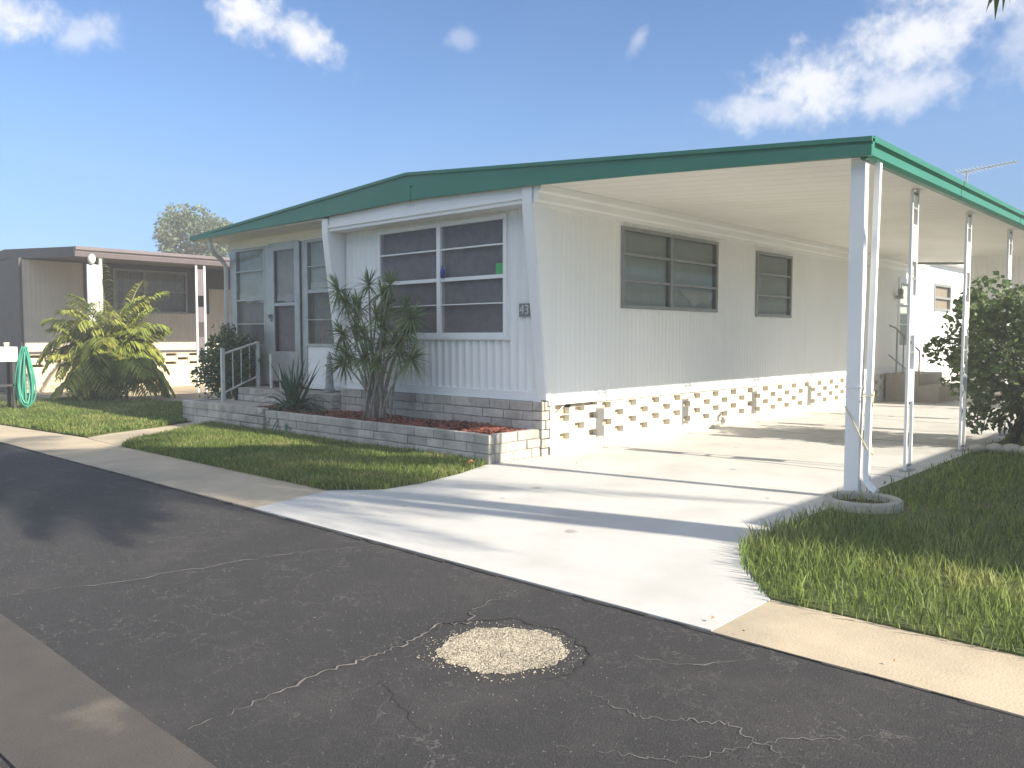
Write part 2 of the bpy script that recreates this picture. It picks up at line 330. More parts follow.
def window(root, T, a0, a1, z0, z1, mull=(), bars=(), fw=.05, frame='trim', glass='glass', back='curtain', thin=.018, name='window', split=None, deep=.05, lab=None):
    f = MB(); D = .035
    fbox(f, T, a0, a1, z0, z0 + fw, -.06, D); fbox(f, T, a0, a1, z1 - fw, z1, -.06, D)
    fbox(f, T, a0, a0 + fw, z0 + fw, z1 - fw, -.06, D - .002); fbox(f, T, a1 - fw, a1, z0 + fw, z1 - fw, -.06, D - .002)
    for m_ in mull: fbox(f, T, m_ - fw * .6, m_ + fw * .6, z0 + fw, z1 - fw, -.06, D + .004)
    edges = [a0 + fw] + [x for m_ in mull for x in (m_ - fw * .6, m_ + fw * .6)] + [a1 - fw]
    for i in range(0, len(edges), 2):
        for z, w in bars: fbox(f, T, edges[i], edges[i + 1], z - w / 2, z + w / 2, -.02, D - .008)
    fo = f.build(name, frame, root)
    if lab: fo['label'] = lab
    g = MB(); g.add([T(a0 + fw * .5, z0 + fw * .5, 0), T(a1 - fw * .5, z0 + fw * .5, 0), T(a1 - fw * .5, z1 - fw * .5, 0), T(a0 + fw * .5, z1 - fw * .5, 0)], [(0, 1, 2, 3)])
    g.build('pane', glass, fo, fix=False)
    def cloth(zb, zt, m_, nm, d, amp=.012, folds=14):
        c = MB(); n = int((a1 - a0) * folds * 4); ph = random.random() * 6
        for i in range(n + 1):
            a = a0 + (a1 - a0) * i / n; dd = d + amp * math.sin(a * folds * 6.28 + ph + .8 * math.sin(a * 9))
            c.v += [T(a, zb, dd), T(a, zt, dd)]
        c.f = [(2 * i, 2 * i + 2, 2 * i + 3, 2 * i + 1) for i in range(n)]
        c.build(nm, m_, fo, smooth=True, fix=False)
    if split:
        cloth(split[0], z1, 'shade', 'roller_shade', -deep, .002, 2)
        c = MB(); n = 24
        for i in range(n + 1):
            a = a0 + fw + (a1 - a0 - 2 * fw) * i / n; c.v += [T(a, split[0] - .05 + .03 * math.sin(i * .55), -deep + .015), T(a, split[0] + .09 + .03 * math.sin(i * .28 + 1), -deep + .015)]
        c.f = [(2 * i, 2 * i + 2, 2 * i + 3, 2 * i + 1) for i in range(n)]; c.build('valance_or_reflection', 'lace', fo, fix=False)
        cloth(z0, split[0] - .01, back, 'curtain', -deep - .05)
    else: cloth(z0, z1, back, 'curtain', -deep, .004, 9)
    # dark reveal box behind so nothing shows past the curtain
    return fo
def bricks(T, a0, a1, z0, z1, h=.11, L=.36, gap=.011, d0=-.1, jit=.006, seed=0):
    rr = random.Random(seed); b = MB(); rows = max(1, round((z1 - z0) / h)); h = (z1 - z0) / rows
    for r in range(rows):
        a = a0 - (L * .5 if (r % 2) else 0) - rr.random() * .05
        while a < a1:
            l = L * rr.uniform(.85, 1.12); s, e = max(a, a0), min(a + l, a1)
            if e - s > .03:
                j = rr.uniform(-jit, jit); za, zb = z0 + r * h + gap * .5, z0 + (r + 1) * h - gap * .5 * (r < rows - 1)
                w = lambda: rr.uniform(-.003, .003)
                vs = [T(s + gap / 2, za + w(), d0), T(e - gap / 2, za + w(), d0), T(e - gap / 2, zb + w(), d0), T(s + gap / 2, zb + w(), d0),
                      T(s + gap / 2, za + w(), j + w()), T(e - gap / 2, za + w(), j + w()), T(e - gap / 2, zb + w(), j + w()), T(s + gap / 2, zb + w(), j + w())]
                b.add(vs, [(0, 3, 2, 1), (4, 5, 6, 7), (0, 1, 5, 4), (1, 2, 6, 5), (2, 3, 7, 6), (3, 0, 4, 7)])
            a += l
    return b
def breeze(T, a0, a1, z0, z1, zr, rowh, pitch, hw, hh, rows, deep=.09, extra=()):
    """openwork screen block skirting: real recessed openings"""
    holes = []
    for r in range(rows):
        zc = zr + r * rowh; a = a0 + pitch * (.42 if r % 2 == 0 else .92) % pitch + .05
        while a < a1 - hw:
            if random.random() > .015: holes.append((round(a + random.uniform(-.012, .012), 4), zc))
            a += pitch
    H = [(a - hw / 2, a + hw / 2, zc - hh / 2, min(zc + hh / 2, z1 - .005)) for a, zc in holes if a - hw / 2 > a0] + list(extra)
    mb = MB(); bk = MB()
    zs = sorted({z0, z1} | {round(h[2], 4) for h in H} | {round(h[3], 4) for h in H})
    for j in range(len(zs) - 1):
        za, zb = zs[j], zs[j + 1]; zc = (za + zb) / 2; cur = a0
        for h in sorted([h for h in H if h[2] - .001 < zc < h[3] + .001]):
            if h[0] > cur: mb.add([T(cur, za, 0), T(h[0], za, 0), T(h[0], zb, 0), T(cur, zb, 0)], [(0, 1, 2, 3)])
            cur = max(cur, h[1])
        if cur < a1: mb.add([T(cur, za, 0), T(a1, za, 0), T(a1, zb, 0), T(cur, zb, 0)], [(0, 1, 2, 3)])
    for h in H:
        q = [(h[0], h[2]), (h[1], h[2]), (h[1], h[3]), (h[0], h[3])]
        for i in range(4):
            p, n = q[i], q[(i + 1) % 4]; mb.add([T(*p, 0), T(*n, 0), T(*n, -deep), T(*p, -deep)], [(0, 1, 2, 3)])
        pass
    bk.add([T(a0, z0, -deep - .002), T(a1, z0, -deep - .002), T(a1, z1, -deep - .002), T(a0, z1, -deep - .002)], [(0, 1, 2, 3)])
    return mb, bk

# ------------------------------------------------------------------ ground
RZ = -.014
sheet('ground', [(-600, -600), (600, -600), (600, 600), (-600, 600)], -.06, 'ground', thick=.3)
sheet('road', [(-90, .90), (60, .90), (60, 3.76), (-90, 3.76)], RZ, 'asphalt', thick=.02)
sheet('road_far_side', [(-90, -2.4), (60, -2.4), (60, .93), (-90, .93)], RZ - .006, 'asphalt', thick=.02)
sheet('concrete_gutter', [(-90, .90), (60, .90), (60, 1.385), (-90, 1.385)], RZ + .006, 'gutterc', thick=.02, wob=.008)
sheet('verge_across', [(-90, -14), (60, -14), (60, -2.4), (-90, -2.4)], -.02, 'lawn', thick=.03)
sheet('sidewalk', [(-2.04, 3.75), (0.6, 3.72), (30, 3.72), (30, 4.42), (-2.04, 4.44)], -.004, 'concrete', thick=.1, wob=.006)
sheet('pavement', [(-21, 3.74), (-6.52, 3.77), (-6.73, 4.72), (-11.5, 4.72), (-12.9, 4.76), (-15.9, 4.48), (-21, 4.42)], -.002, 'concrete', thick=.1, wob=.006)
DR = [(-6.515, 3.765), (-2.045, 3.755), (-2.045, 4.44), (-2.40, 4.88), (-2.66, 5.35), (-2.77, 6.1), (-2.78, 12), (-2.75, 23.5), (-2.75, 34), (-6.72, 34), (-6.72, 6.85), (-6.5, 6.3), (-6.36, 5.6), (-6.37, 5.1), (-6.725, 4.72)]
sheet('driveway', DR, 0, 'drive', thick=.1)
sheet('footpath', [(-12.88, 4.74), (-11.6, 4.70), (-12.1, 5.1), (-12.9, 6.2), (-13.2, 7.0), (-14.2, 7.3), (-13.5, 6.1), (-13.2, 5.2)], .004, 'concrete', thick=.1, wob=.01)
L1 = [(-11.45, 4.71), (-6.74, 4.71), (-6.39, 5.1), (-6.38, 5.6), (-6.52, 6.3), (-6.72, 6.85), (-6.72, 6.95), (-13.3, 6.95), (-12.75, 6.1), (-12.0, 5.1)]
L2 = [(-21, 4.44), (-15.9, 4.5), (-12.95, 4.78), (-13.3, 5.3), (-13.6, 6.1), (-14.3, 7.2), (-14.4, 8.4), (-17.5, 8.6), (-21, 7.6)]
L3 = [(-2.04, 4.44), (4, 4.44), (4, 24), (-2.75, 24), (-2.78, 12), (-2.77, 6.1), (-2.66, 5.35), (-2.40, 4.88)]
sheet('front_lawn', L1, .012, 'lawn', thick=.08); sheet('left_lawn', L2, .012, 'lawn', thick=.08); sheet('side_lawn', L3, .008, 'lawn', thick=.08)
sheet('neighbour_slab', [(-30, 7.6), (-21, 7.6), (-17.5, 8.6), (-15.2, 8.4), (-15.2, 26), (-30, 26)], .005, 'concrete', thick=.08)

def ribbon(pts, w, m, name, z, parent, jit=.02, sub=12, seed=1):
    rr = random.Random(seed); P = []
    for i in range(len(pts) - 1):
        a, b = Vector(pts[i]), Vector(pts[i + 1]); n = Vector((-(b - a).y, (b - a).x)).normalized()
        for j in range(sub): P.append(a + (b - a) * j / sub + n * rr.uniform(-jit, jit))
    P.append(Vector(pts[-1])); mb = MB(); k = len(P)
    for i, p in enumerate(P):
        d = (P[min(i + 1, k - 1)] - P[max(i - 1, 0)]).normalized(); n = Vector((-d.y, d.x)); ww = w * rr.uniform(.25, 1.2) * min(1, .2 + 3 * min(i, k - 1 - i) / k)
        mb.v += [(p.x + n.x * ww, p.y + n.y * ww, z), (p.x - n.x * ww, p.y - n.y * ww, z)]
    mb.f = [(2 * i, 2 * i + 2, 2 * i + 3, 2 * i + 1) for i in range(k - 1)]
    return mb.build(name, m, parent, fix=False)
road = bpy.data.objects['road']
ORG['road'] = road.location.copy()
cA = [(-3.02, 1.44), (-3.03, 1.75), (-3.09, 2.15), (-3.06, 2.4), (-3.08, 2.62), (-3.16, 2.9), (-3.05, 3.0), (-3.2, 3.2), (-3.25, 3.6)]
ribbon(cA, .008, 'crack', 'crack', RZ + .005, road, .022, 10, 3); ribbon([(x - .006, y - .004) for x, y in cA], .0035, 'crackd', 'crack', RZ + .008, road, .016, 10, 3)
ribbon([(-5.45, 1.4), (-5.2, 2.0), (-5.08, 2.62), (-4.98, 3.2), (-4.67, 3.74)], .006, 'crack', 'crack', RZ + .005, road, .03, 10, 4)
ribbon([(-2.95, 2.3), (-2.75, 2.2), (-2.45, 2.1), (-2.1, 1.95)], .002, 'crackd', 'crack', RZ + .005, road, .02, 8, 5)
ribbon([(-3.1, 2.7), (-3.15, 2.95), (-2.95, 3.22), (-2.6, 3.25), (-2.3, 3.1), (-2.25, 2.85), (-2.33, 2.6)], .005, 'crackd', 'crack', RZ + .005, road, .02, 6, 7)
ribbon([(-2.2, 3.2), (-1.9, 3.3), (-1.7, 3.6)], .004, 'crack', 'crack', RZ + .005, road, .02, 6, 8)
ribbon([(-2.25, 2.8), (-1.8, 2.7), (-1.5, 2.9), (-1.1, 2.75)], .0028, 'crack', 'crack', RZ + .005, road, .022, 22, 9)
ribbon([(-1.9, 2.3), (-1.5, 2.5), (-1.3, 2.9), (-.9, 3.3)], .0025, 'crack', 'crack', RZ + .005, road, .018, 22, 10)
# joint lines on the drive and pavement
drv = bpy.data.objects['driveway']; ORG['driveway'] = drv.location.copy()
mb = MB()
for y in (9.3, 12.5, 15.7): mb.box(-6.66, -2.8, y - .006, y + .006, -.01, .0025)
mb.build('joint', 'crack', drv)
for i in range(16):
    mb = MB(); n = 14; cx, cy_, rr_ = random.uniform(-6.0, -3.2), random.uniform(4.4, 16), random.uniform(.015, .06)
    mb.v = [(cx + rr_ * random.uniform(.7, 1.2) * math.cos(k / n * 6.283), cy_ + rr_ * random.uniform(.7, 1.2) * math.sin(k / n * 6.283), .002) for k in range(n)]; mb.f = [tuple(range(n))]; mb.build('oil_drip', 'drip', drv, fix=False)
# dark, broken asphalt lip along the pavement edge
mb = MB(); x = -30
while x < 12:
    w = random.uniform(.05, .22); hgt = random.uniform(.002, .008); dd = random.uniform(.006, .03)
    mb.box(x, x + w, 3.75 - dd, 3.762, RZ - .01, RZ + hgt); x += w * random.uniform(.8, 1.0)
mb.build('asphalt_lip', 'crackd', road)

# gravel patch: a low mound of pebbles
def pebbles(cx, cy, rx, ry, n, z, smin, smax, name, m, rot=0):
    V = []; F = []
    base = [(1, 0, 0), (-1, 0, 0), (0, 1, 0), (0, -1, 0), (0, 0, 1), (0, 0, -1)]; fc = [(0, 2, 4), (2, 1, 4), (1, 3, 4), (3, 0, 4), (2, 0, 5), (1, 2, 5), (3, 1, 5), (0, 3, 5)]
    for i in range(n):
        r = random.random() ** .58; t = random.random() * 6.283
        wob = 1 + .06 * math.sin(2 * t + 1) + .035 * math.sin(5 * t) + .03 * math.sin(11 * t + 2) + .02 * math.sin(23 * t)
        if random.random() < .07: r *= random.uniform(1.02, 1.4)
        x = cx + r * rx * wob * math.cos(t); y = cy + r * ry * wob * math.sin(t); s = random.uniform(smin, smax); a = random.random() * 6
        k = len(V)
        for b in base:
            px, py, pz = b[0] * s * random.uniform(.7, 1.3), b[1] * s * random.uniform(.7, 1.3), b[2] * s * .6
            V.append((x + px * math.cos(a) - py * math.sin(a), y + px * math.sin(a) + py * math.cos(a), z + s * .25 + pz + (1 - r * r) * .004 if r < 1 else z + s * .2 + pz))
        F += [(k + a_, k + b_, k + c_) for a_, b_, c_ in fc]
    mb = MB(); mb.v = V; mb.f = F; return mb.build(name, m, fix=False)
o = pebbles(-2.68, 2.87, .285, .315, 15000, RZ + .002, .0022, .0062, 'gravel_patch', 'pebble'); tag(o, 'round patch of pale gravel filling a pothole in the asphalt road', 'gravel', kind='stuff')
mb = MB(); n = 40; mb.v = [(-2.68 + .25 * math.cos(i / n * 6.283) * (1 + .05 * math.sin(2 * i / n * 6.283 + 1)), 2.87 + .275 * math.sin(i / n * 6.283) * (1 + .05 * math.sin(2 * i / n * 6.283 + 1)), RZ + .004) for i in range(n)]; mb.f = [tuple(range(n))]
mb.build('gravel_bed', 'gbed', road, fix=False)

# loose grit on the road
V = []; F = []
for i in range(1500):
    x, y = random.uniform(-9, .2), random.uniform(1.4, 3.74)
    if random.random() < .3: x, y = random.gauss(-2.7, .5), random.gauss(2.9, .45)
    if not 1.4 < y < 3.73: continue
    g_ = random.uniform(.0015, .0035); k = len(V)
    V += [(x - g_, y, RZ), (x + g_ * .5, y - g_, RZ), (x + g_ * .6, y + g_, RZ), (x, y, RZ + g_)]; F += [(k, k + 1, k + 3), (k + 1, k + 2, k + 3), (k + 2, k, k + 3)]
mb = MB(); mb.v = V; mb.f = F; tag(mb.build('road_grit', 'grit', fix=False), 'pale loose grit scattered over the dark asphalt road', 'gravel', kind='stuff')

# ------------------------------------------------------------------ grass
def inpoly(P, x, y):
    c = np.zeros(len(x), bool); n = len(P); j = n - 1
    for i in range(n):
        xi, yi = P[i]; xj, yj = P[j]
        c ^= ((yi > y) != (yj > y)) & (x < (xj - xi) * (y - yi) / (yj - yi + 1e-12) + xi); j = i
    return c
def grass(name, poly, n, hmin, hmax, w, label, dens=None, near=None, z0=.005, lean=.5):
    P = np.array(poly); lo, hi = P.min(0), P.max(0)
    x = rng.uniform(lo[0] - .04, hi[0] + .04, n * 4); y = rng.uniform(lo[1] - .04, hi[1] + .04, n * 4)
    k = inpoly(poly, x, y)
    if near is not None: k &= near(x, y)
    inner = poly
    if dens is not None: k &= rng.random(len(x)) < dens(x, y)
    cl = .5 + .25 * (np.sin(x * 2.1 + 1.3 * np.sin(y * 1.7)) + np.sin(y * 2.9 + x * .9)) + .2 * np.sin(x * 9 + 2 * np.sin(y * 7))
    k &= rng.random(len(x)) < np.clip(.55 + .5 * cl, .25, 1)
    x, y, cl = x[k][:n], y[k][:n], cl[k][:n]; n = len(x)
    h = hmin + (hmax - hmin) * rng.random(n) ** 1.6 * 1.15 * (.75 + .5 * np.clip(cl, 0, 1)); az = rng.uniform(0, 2 * np.pi, n); ln = rng.uniform(.1, lean, n) * h * 1.4
    wd = w * rng.uniform(.6, 1.3, n); fa = rng.uniform(0, np.pi, n)
    bx, by = np.cos(fa) * wd, np.sin(fa) * wd; dx, dy = np.cos(az) * ln, np.sin(az) * ln
    V = np.zeros((n, 5, 3)); Z = np.full(n, z0)
    V[:, 0] = np.c_[x - bx, y - by, Z]; V[:, 1] = np.c_[x + bx, y + by, Z]
    V[:, 2] = np.c_[x + bx * .8 + dx * .35, y + by * .8 + dy * .35, Z + h * .6]; V[:, 3] = np.c_[x - bx * .8 + dx * .35, y - by * .8 + dy * .35, Z + h * .6]
    V[:, 4] = np.c_[x + dx, y + dy, Z + h]
    me = bpy.data.meshes.new(name); nv = n * 5
    org = np.array([P[:, 0].mean(), P[:, 1].mean(), 0]); V = V.reshape(-1, 3) - org
    me.vertices.add(nv); me.vertices.foreach_set('co', V.ravel())
    b = (np.arange(n) * 5)[:, None]; loops = np.concatenate([b + [0, 1, 2, 3], b + [3, 2, 4]], 1).ravel()
    me.loops.add(n * 7); me.loops.foreach_set('vertex_index', loops)
    st = np.stack([np.arange(n) * 7, np.arange(n) * 7 + 4], 1).ravel(); me.polygons.add(n * 2); me.polygons.foreach_set('loop_start', st)
    me.polygons.foreach_set('loop_total', np.tile([4, 3], n)); me.update(calc_edges=True); me.validate()
    me.materials.append(M['grass']); o = bpy.data.objects.new(name, me); COL.objects.link(o); o.location = org
    return tag(o, label, 'grass', kind='stuff')
L3g = [(-2.05, 4.40), (4, 4.40), (4, 24), (-2.79, 24), (-2.82, 12), (-2.81, 6.1), (-2.70, 5.33), (-2.44, 4.86)]
L1g = [(-11.5, 4.68), (-6.74, 4.67), (-6.35, 5.1), (-6.34, 5.6), (-6.49, 6.3), (-6.70, 6.9), (-13.3, 6.95), (-12.8, 6.1), (-12.05, 5.08)]
vis = lambda x, y: (x < -.187 * y + .8)
grass('grass', L3g, 76000, .03, .125, .0042, 'long sunlit grass on the corner lawn right of the driveway', near=lambda x, y: vis(x, y) & (y < 7.6), dens=lambda x, y: np.clip(1.3 - (y - 4.4) * .2, .5, 1) * np.where((np.abs(x + 2.2) < .75) & (y > 6.9), .35, 1))
grass('grass', L3g, 42000, .03, .075, .006, 'short shaded grass of the side lawn beside the carport posts', near=lambda x, y: vis(x, y) & (y >= 7.6), dens=lambda x, y: np.clip((x + 2.85) / .5, .15, 1) * np.clip(1.4 - (y - 7) * .07, .3, 1))
grass('grass', L1g, 80000, .03, .085, .0055, 'patchy grass of the small lawn in front of the brick planter')
grass('grass', L2, 70000, .03, .09, .009, 'grass of the lawn strip between the footpath and neighbouring home')

# ------------------------------------------------------------------ the mobile home
home = thing('mobile_home', (-10.9, 15, 0), 'long white ribbed mobile home with green roof edge and attached carport', 'house')
SX, FY = -6.67, 7.97; YB = 23.2
# front wall of the living room
Tf = front(FY); Ts = side(SX)
wF = (-10.02, -7.35, 1.50, 3.10)
ribbed(Tf, -10.86, -6.72, .74, 3.36, .14, .026, [(wF[0] + .03, wF[1] - .03, wF[2] + .03, wF[3] - .03)]).build('wall', 'siding', home, smooth=True)
o = window(home, Tf, *wF, mull=(-8.65,), bars=((2.72, .02), (2.30, .05), (1.95, .014)), fw=.06, glass='glassd', back='curtaind', lab='wide front picture window with dark screens')
mb = MB(); fbox(mb, Tf, -7.56, -7.42, 2.33, 2.47, .001, .004); mb.build('sticker', 'sticker', o)
mb = MB(); fbox(mb, Tf, wF[0] - .03, wF[1] + .05, wF[2] - .035, wF[2] - .002, 0, .06); mb.build('sill', 'trim', o)
# the little bottle standing inside on the transom
mb = MB(); mb.lathe([(.028, 0), (.03, .09), (.012, .13), (.012, .17)], (-8.55, FY - .05, 2.327), 12); tag(mb.build('bottle', 'bottle', smooth=True), 'small blue bottle standing on the transom of the front picture window', 'bottle')
# bottom trim board, fins, top beam
mb = MB(); mb.box(-10.86, -6.74, FY - .035, FY, .70, .80); mb.box(-10.86, -6.74, FY - .05, FY, .68, .70); mb.build('base_trim', 'trim', home, bevel=.004)
for x0, x1 in ((-6.81, -6.652), (-11.02, -10.87)):
    mb = MB(); mb.prism([(FY + .02, .70), (FY - .04, .70), (7.635, 3.12), (7.635, 3.345), (FY + .02, 3.345)], lambda a, b, t: (t, a, b), x0, x1); mb.build('fin', 'trim', home, bevel=.008)
mb = MB(); mb.prism([(-10.87, 3.14), (-6.81, 3.14), (-6.81, 3.345), (-8.94, 3.415), (-10.87, 3.372)], lambda a, b, t: (a, t, b), 7.667, FY); mb.box(-10.87, -6.81, 7.645, 7.667, 3.19, 3.24); mb.build('front_beam', 'trim', home, bevel=.006)
mb = MB(); mb.prism([(8.0, .70), (7.95, .70), (7.66, 3.12), (7.66, 3.34), (8.0, 3.34)], lambda a, b, t: (t, a, b), -6.651, -6.644); mb.build('fin_side', 'siding_side', home)
# side wall
w1 = (9.55, 12.26, 1.90, 3.04); w2 = (13.65, 15.10, 1.86, 3.01)
ribbed(Ts, 7.99, YB, .70, 3.12, .10, .010, [(w[0] + .02, w[1] - .02, w[2] + .02, w[3] - .02) for w in (w1, w2)] + [(21.25, 22.3, .66, 2.95)], flat=.5).build('wall', 'siding_side', home, smooth=True)
wn1 = window(home, Ts, *w1, mull=(10.83,), bars=((2.66, .035), (2.29, .035)), fw=.05, frame='alufr', lab='double side window with grey jalousie panes')
mb = MB(); mb.v = [Ts(11.12, 2.24, -.03), Ts(12.18, 2.22, -.03), Ts(12.18, 2.12, -.03), Ts(12.05, 2.02, -.03), Ts(11.85, 2.06, -.03), Ts(11.6, 1.97, -.03), Ts(11.42, 2.1, -.03), Ts(11.3, 2.14, -.03)]; mb.f = [tuple(range(8))]; mb.build('valance_or_reflection', 'lace', bpy.data.objects[wn1.name], fix=False)  # white shape imitating a reflection in the right-hand pane
window(home, Ts, *w2, mull=(), bars=((2.62, .03), (2.24, .03)), fw=.05, frame='alufr', lab='single side window with grey panes')
for yj in (9.52, 12.6, 15.8, 19.0):   # panel joints
    mb = MB(); fbox(mb, Ts, yj - .006, yj + .006, .76, 1.88 if yj < 9.6 else 3.10, .004, .0125); mb.build('panel_joint', 'siding_side', home)
mb = MB(); fbox(mb, Ts, 7.97, YB, .635, .77, -.02, .035); mb.build('base_trim', 'trim', home, bevel=.004)
# stepped cornice under the ceiling
mb = MB(); mb.prism([(SX - .02, 3.10), (SX + .03, 3.10), (SX + .035, 3.15), (SX + .075, 3.17), (SX + .09, 3.25), (SX + .14, 3.27), (SX + .15, 3.345), (SX - .02, 3.345)], lambda a, b, t: (a, t, b), 7.66, YB); mb.build('cornice', 'siding_side', home)
# side skirting with screen block openings
sk, bk = breeze(Ts, 8.02, YB, -.02, .64, .215, .117, .61, .21, .088, 4, extra=((8.12, 8.42, .50, .632), (8.42, 9.02, .585, .632)))
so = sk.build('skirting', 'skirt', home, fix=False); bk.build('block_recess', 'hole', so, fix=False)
mb = MB(); mb.tube([(SX - .03, 8.16, .50), (SX - .03, 8.36, .63)], .008, 5); mb.build('strap', 'trim', so)
# corner pier and front brick base
mb = bricks(side(SX + .002), 7.86, 8.02, -.02, .685, .112, .17, d0=-.16, seed=4)
mb.build('corner_pier', 'brick', home, bevel=.006)
mb = bricks(front(7.87), -10.9, -6.83, .2, .675, .112, .40, d0=-.09, seed=5); bb = mb.build('brick_base', 'brick', home, bevel=.006)
MB().box(-10.9, -6.83, 7.89, 7.99, 0, .67).build('mortar', 'mortar', bb)
# house number plaque
mb = MB(); fbox(mb, Tf, -7.12, -6.93, 1.76, 1.93, .03, .042); pl = mb.build('number_plaque', 'plate', home, bevel=.004)
cu = bpy.data.curves.new('number', 'FONT'); cu.body = '43'; cu.size = .17; cu.align_x = 'CENTER'; cu.align_y = 'CENTER'; cu.extrude = .002
to = bpy.data.objects.new('tmp', cu); COL.objects.link(to); dg = bpy.context.evaluated_depsgraph_get(); me = bpy.data.meshes.new_from_object(to.evaluated_get(dg)); bpy.data.objects.remove(to)
me.materials.append(M['plnum']); no = bpy.data.objects.new('number', me); COL.objects.link(no); no.parent = pl
no.location = Vector((-7.025, FY - .045, 1.845)) - ORG[home.name]; no.rotation_euler = (R(90), 0, 0)
# entry porch
PY = 8.3; Tp = front(PY)
mb = MB()
for a0, a1, z0, z1 in ((-15.03, -14.83, .62, 3.33), (-13.76, -13.60, .62, 3.24), (-12.56, -12.42, .62, 3.24), (-14.83, -11.0, 3.24, 3.36), (-14.83, -13.76, .62, 1.32), (-11.05, -10.84, .62, 3.24)):
    fbox(mb, Tp, a0, a1, z0, z1, -.06, .03)
mb.build('porch_frame', 'alu', home, bevel=.005)
mb = MB(); fbox(mb, Tp, -12.42, -11.05, .66, 1.34, -.05, .01); mb.build('wall', 'siding', home)
mb = MB(); fbox(mb, Tp, -12.44, -11.03, .60, .68, -.05, .03); mb.build('base_trim', 'trim', home)
mb = MB(); mb.box(-15.05, -11, 7.65, 8.35, 3.335, 3.36); mb.build('soffit', 'soffit', home)
mb = MB(); fbox(mb, Tp, -15.05, -10.9, 3.18, 3.335, .0, .05); mb.build('header', 'soffit', home)
window(home, Tp, -14.83, -13.76, 1.32, 3.18, bars=((2.75, .025), (2.2, .03), (1.75, .02)), fw=.045, frame='alu', back='curtaind', split=(2.22,), lab='porch window left of the door with pale shade')
window(home, Tp, -12.42, -11.05, 1.34, 3.18, bars=((2.72, .02), (2.29, .06), (1.8, .015)), fw=.045, frame='alu', back='curtaind', split=(2.33,), lab='porch window right of the door')
# screen door
Td = front(PY - .03); mb = MB()
fbox(mb, Td, -13.58, -13.40, .70, 3.20, 0, .035); fbox(mb, Td, -12.74, -12.58, .70, 3.20, 0, .035); fbox(mb, Td, -13.40, -12.74, 3.06, 3.20, 0, .035); fbox(mb, Td, -13.40, -12.74, .70, 1.24, 0, .035); fbox(mb, Td, -13.40, -12.74, 2.06, 2.12, 0, .03)
door = mb.build('door', 'alu', home, bevel=.004)
mb = MB(); mb.add([Td(-13.42, 1.2, .01), Td(-12.72, 1.2, .01), Td(-12.72, 3.1, .01), Td(-13.42, 3.1, .01)], [(0, 1, 2, 3)]); mb.build('pane', 'glassd', door, fix=False)
mb = MB(); fbox(mb, Td, -13.42, -12.72, 2.2, 3.1, -.05, -.045); mb.build('shade', 'shade', door)
mb = MB(); fbox(mb, Td, -13.42, -12.72, 1.2, 2.2, -.07, -.065); mb.build('screen', 'curtaind', door)
mb = MB(); n = 16
for i in range(n + 1): mb.v += [Td(-13.4 + .66 * i / n, 2.14 + .02 * math.sin(i * .5), -.03), Td(-13.4 + .66 * i / n, 2.25 + .025 * math.sin(i * .6 + 2), -.03)]
mb.f = [(2 * i, 2 * i + 2, 2 * i + 3, 2 * i + 1) for i in range(n)]; mb.build('valance_or_reflection', 'lace', door, fix=False)
mb = MB(); mb.lathe([(.02, 0), (.02, .03), (.035, .05), (.03, .07)], (-13.50, 8.19, 1.84), 10); fbox(mb, Td, -13.53, -13.47, 1.78, 1.92, .035, .045); mb.build('handle', 'alufr', door)
# porch brick landing
mb = bricks(front(7.70), -13.79, -10.91, .24, .585, .115, .40, d0=-.12, seed=6); lo = mb.build('porch_landing', 'brick', home, bevel=.006)
mb = bricks(lambda a, z, d: (-13.79 - d, a, z), 7.70, 8.30, .24, .585, .115, .3, d0=-.12, seed=7); mb.build('brick_return', 'brick', lo, bevel=.006)
mb = bricks(lambda a, z, d: (-10.91 + d, a, z), 7.70, 7.88, .24, .585, .115, .2, d0=-.12, seed=17); mb.build('brick_return', 'brick', lo, bevel=.006)
MB().box(-13.77, -10.94, 7.72, 8.34, 0, .575).build('mortar', 'mortar', lo)
# downspout at the far left corner
mb = MB(); mb.tube([(-14.78, 7.72, 3.36), (-14.78, 7.74, 3.24), (-14.88, 7.86, 3.10), (-15.07, 8.12, 3.0), (-15.12, 8.24, 2.88), (-15.12, 8.24, .3)], .045, 8); mb.build('downspout', 'trim', home, smooth=True)
mb = MB(); mb.box(-15.02, -15.0, 8.3, YB, .05, 3.35); mb.box(-15.02, -6.70, YB - .02, YB, .05, 3.35); mb.build('wall', 'siding', home)
# roof: gable plus carport slope
PK = (-8.94, 3.775)
RL, RR = (-15.22, 3.405), (-2.70, 3.265)
top = [RL, PK, RR]
def rt(x): return RL[1] + (PK[1] - RL[1]) * (x - RL[0]) / (PK[0] - RL[0]) if x < PK[0] else PK[1] + (RR[1] - PK[1]) * (x - PK[0]) / (RR[0] - PK[0])
YE = 21.9
mb = MB(); mb.prism([(RL[0] + .02, RL[1] - .05), (PK[0], PK[1] - .03), (RR[0] - .02, RR[1] - .04), (RR[0] - .02, RR[1] - .07), (PK[0], PK[1] - .08), (RL[0] + .02, RL[1] - .08)], lambda a, b, t: (a, t, b), 7.66, YE)
mb.build('roof', 'roofwhite', home)
mb = MB(); mb.prism([(-10.2, rt(-10.2) - .035), (-8.6, PK[1] + .06), (-7.4, PK[1] + .035), (-5.6, rt(-5.6) - .03)], lambda a, b, t: (a, t, b), 8.9, YE - .1); mb.build('roof_cap', 'roofwhite', home)
mb = MB()   # carport ceiling, slightly bowed pans
xs = np.linspace(SX - .05, -2.76, 14); zc = [3.36 - (3.36 - 3.115) * (x - xs[0]) / (xs[-1] - xs[0]) for x in xs]
ys = np.arange(7.68, YE, .305)
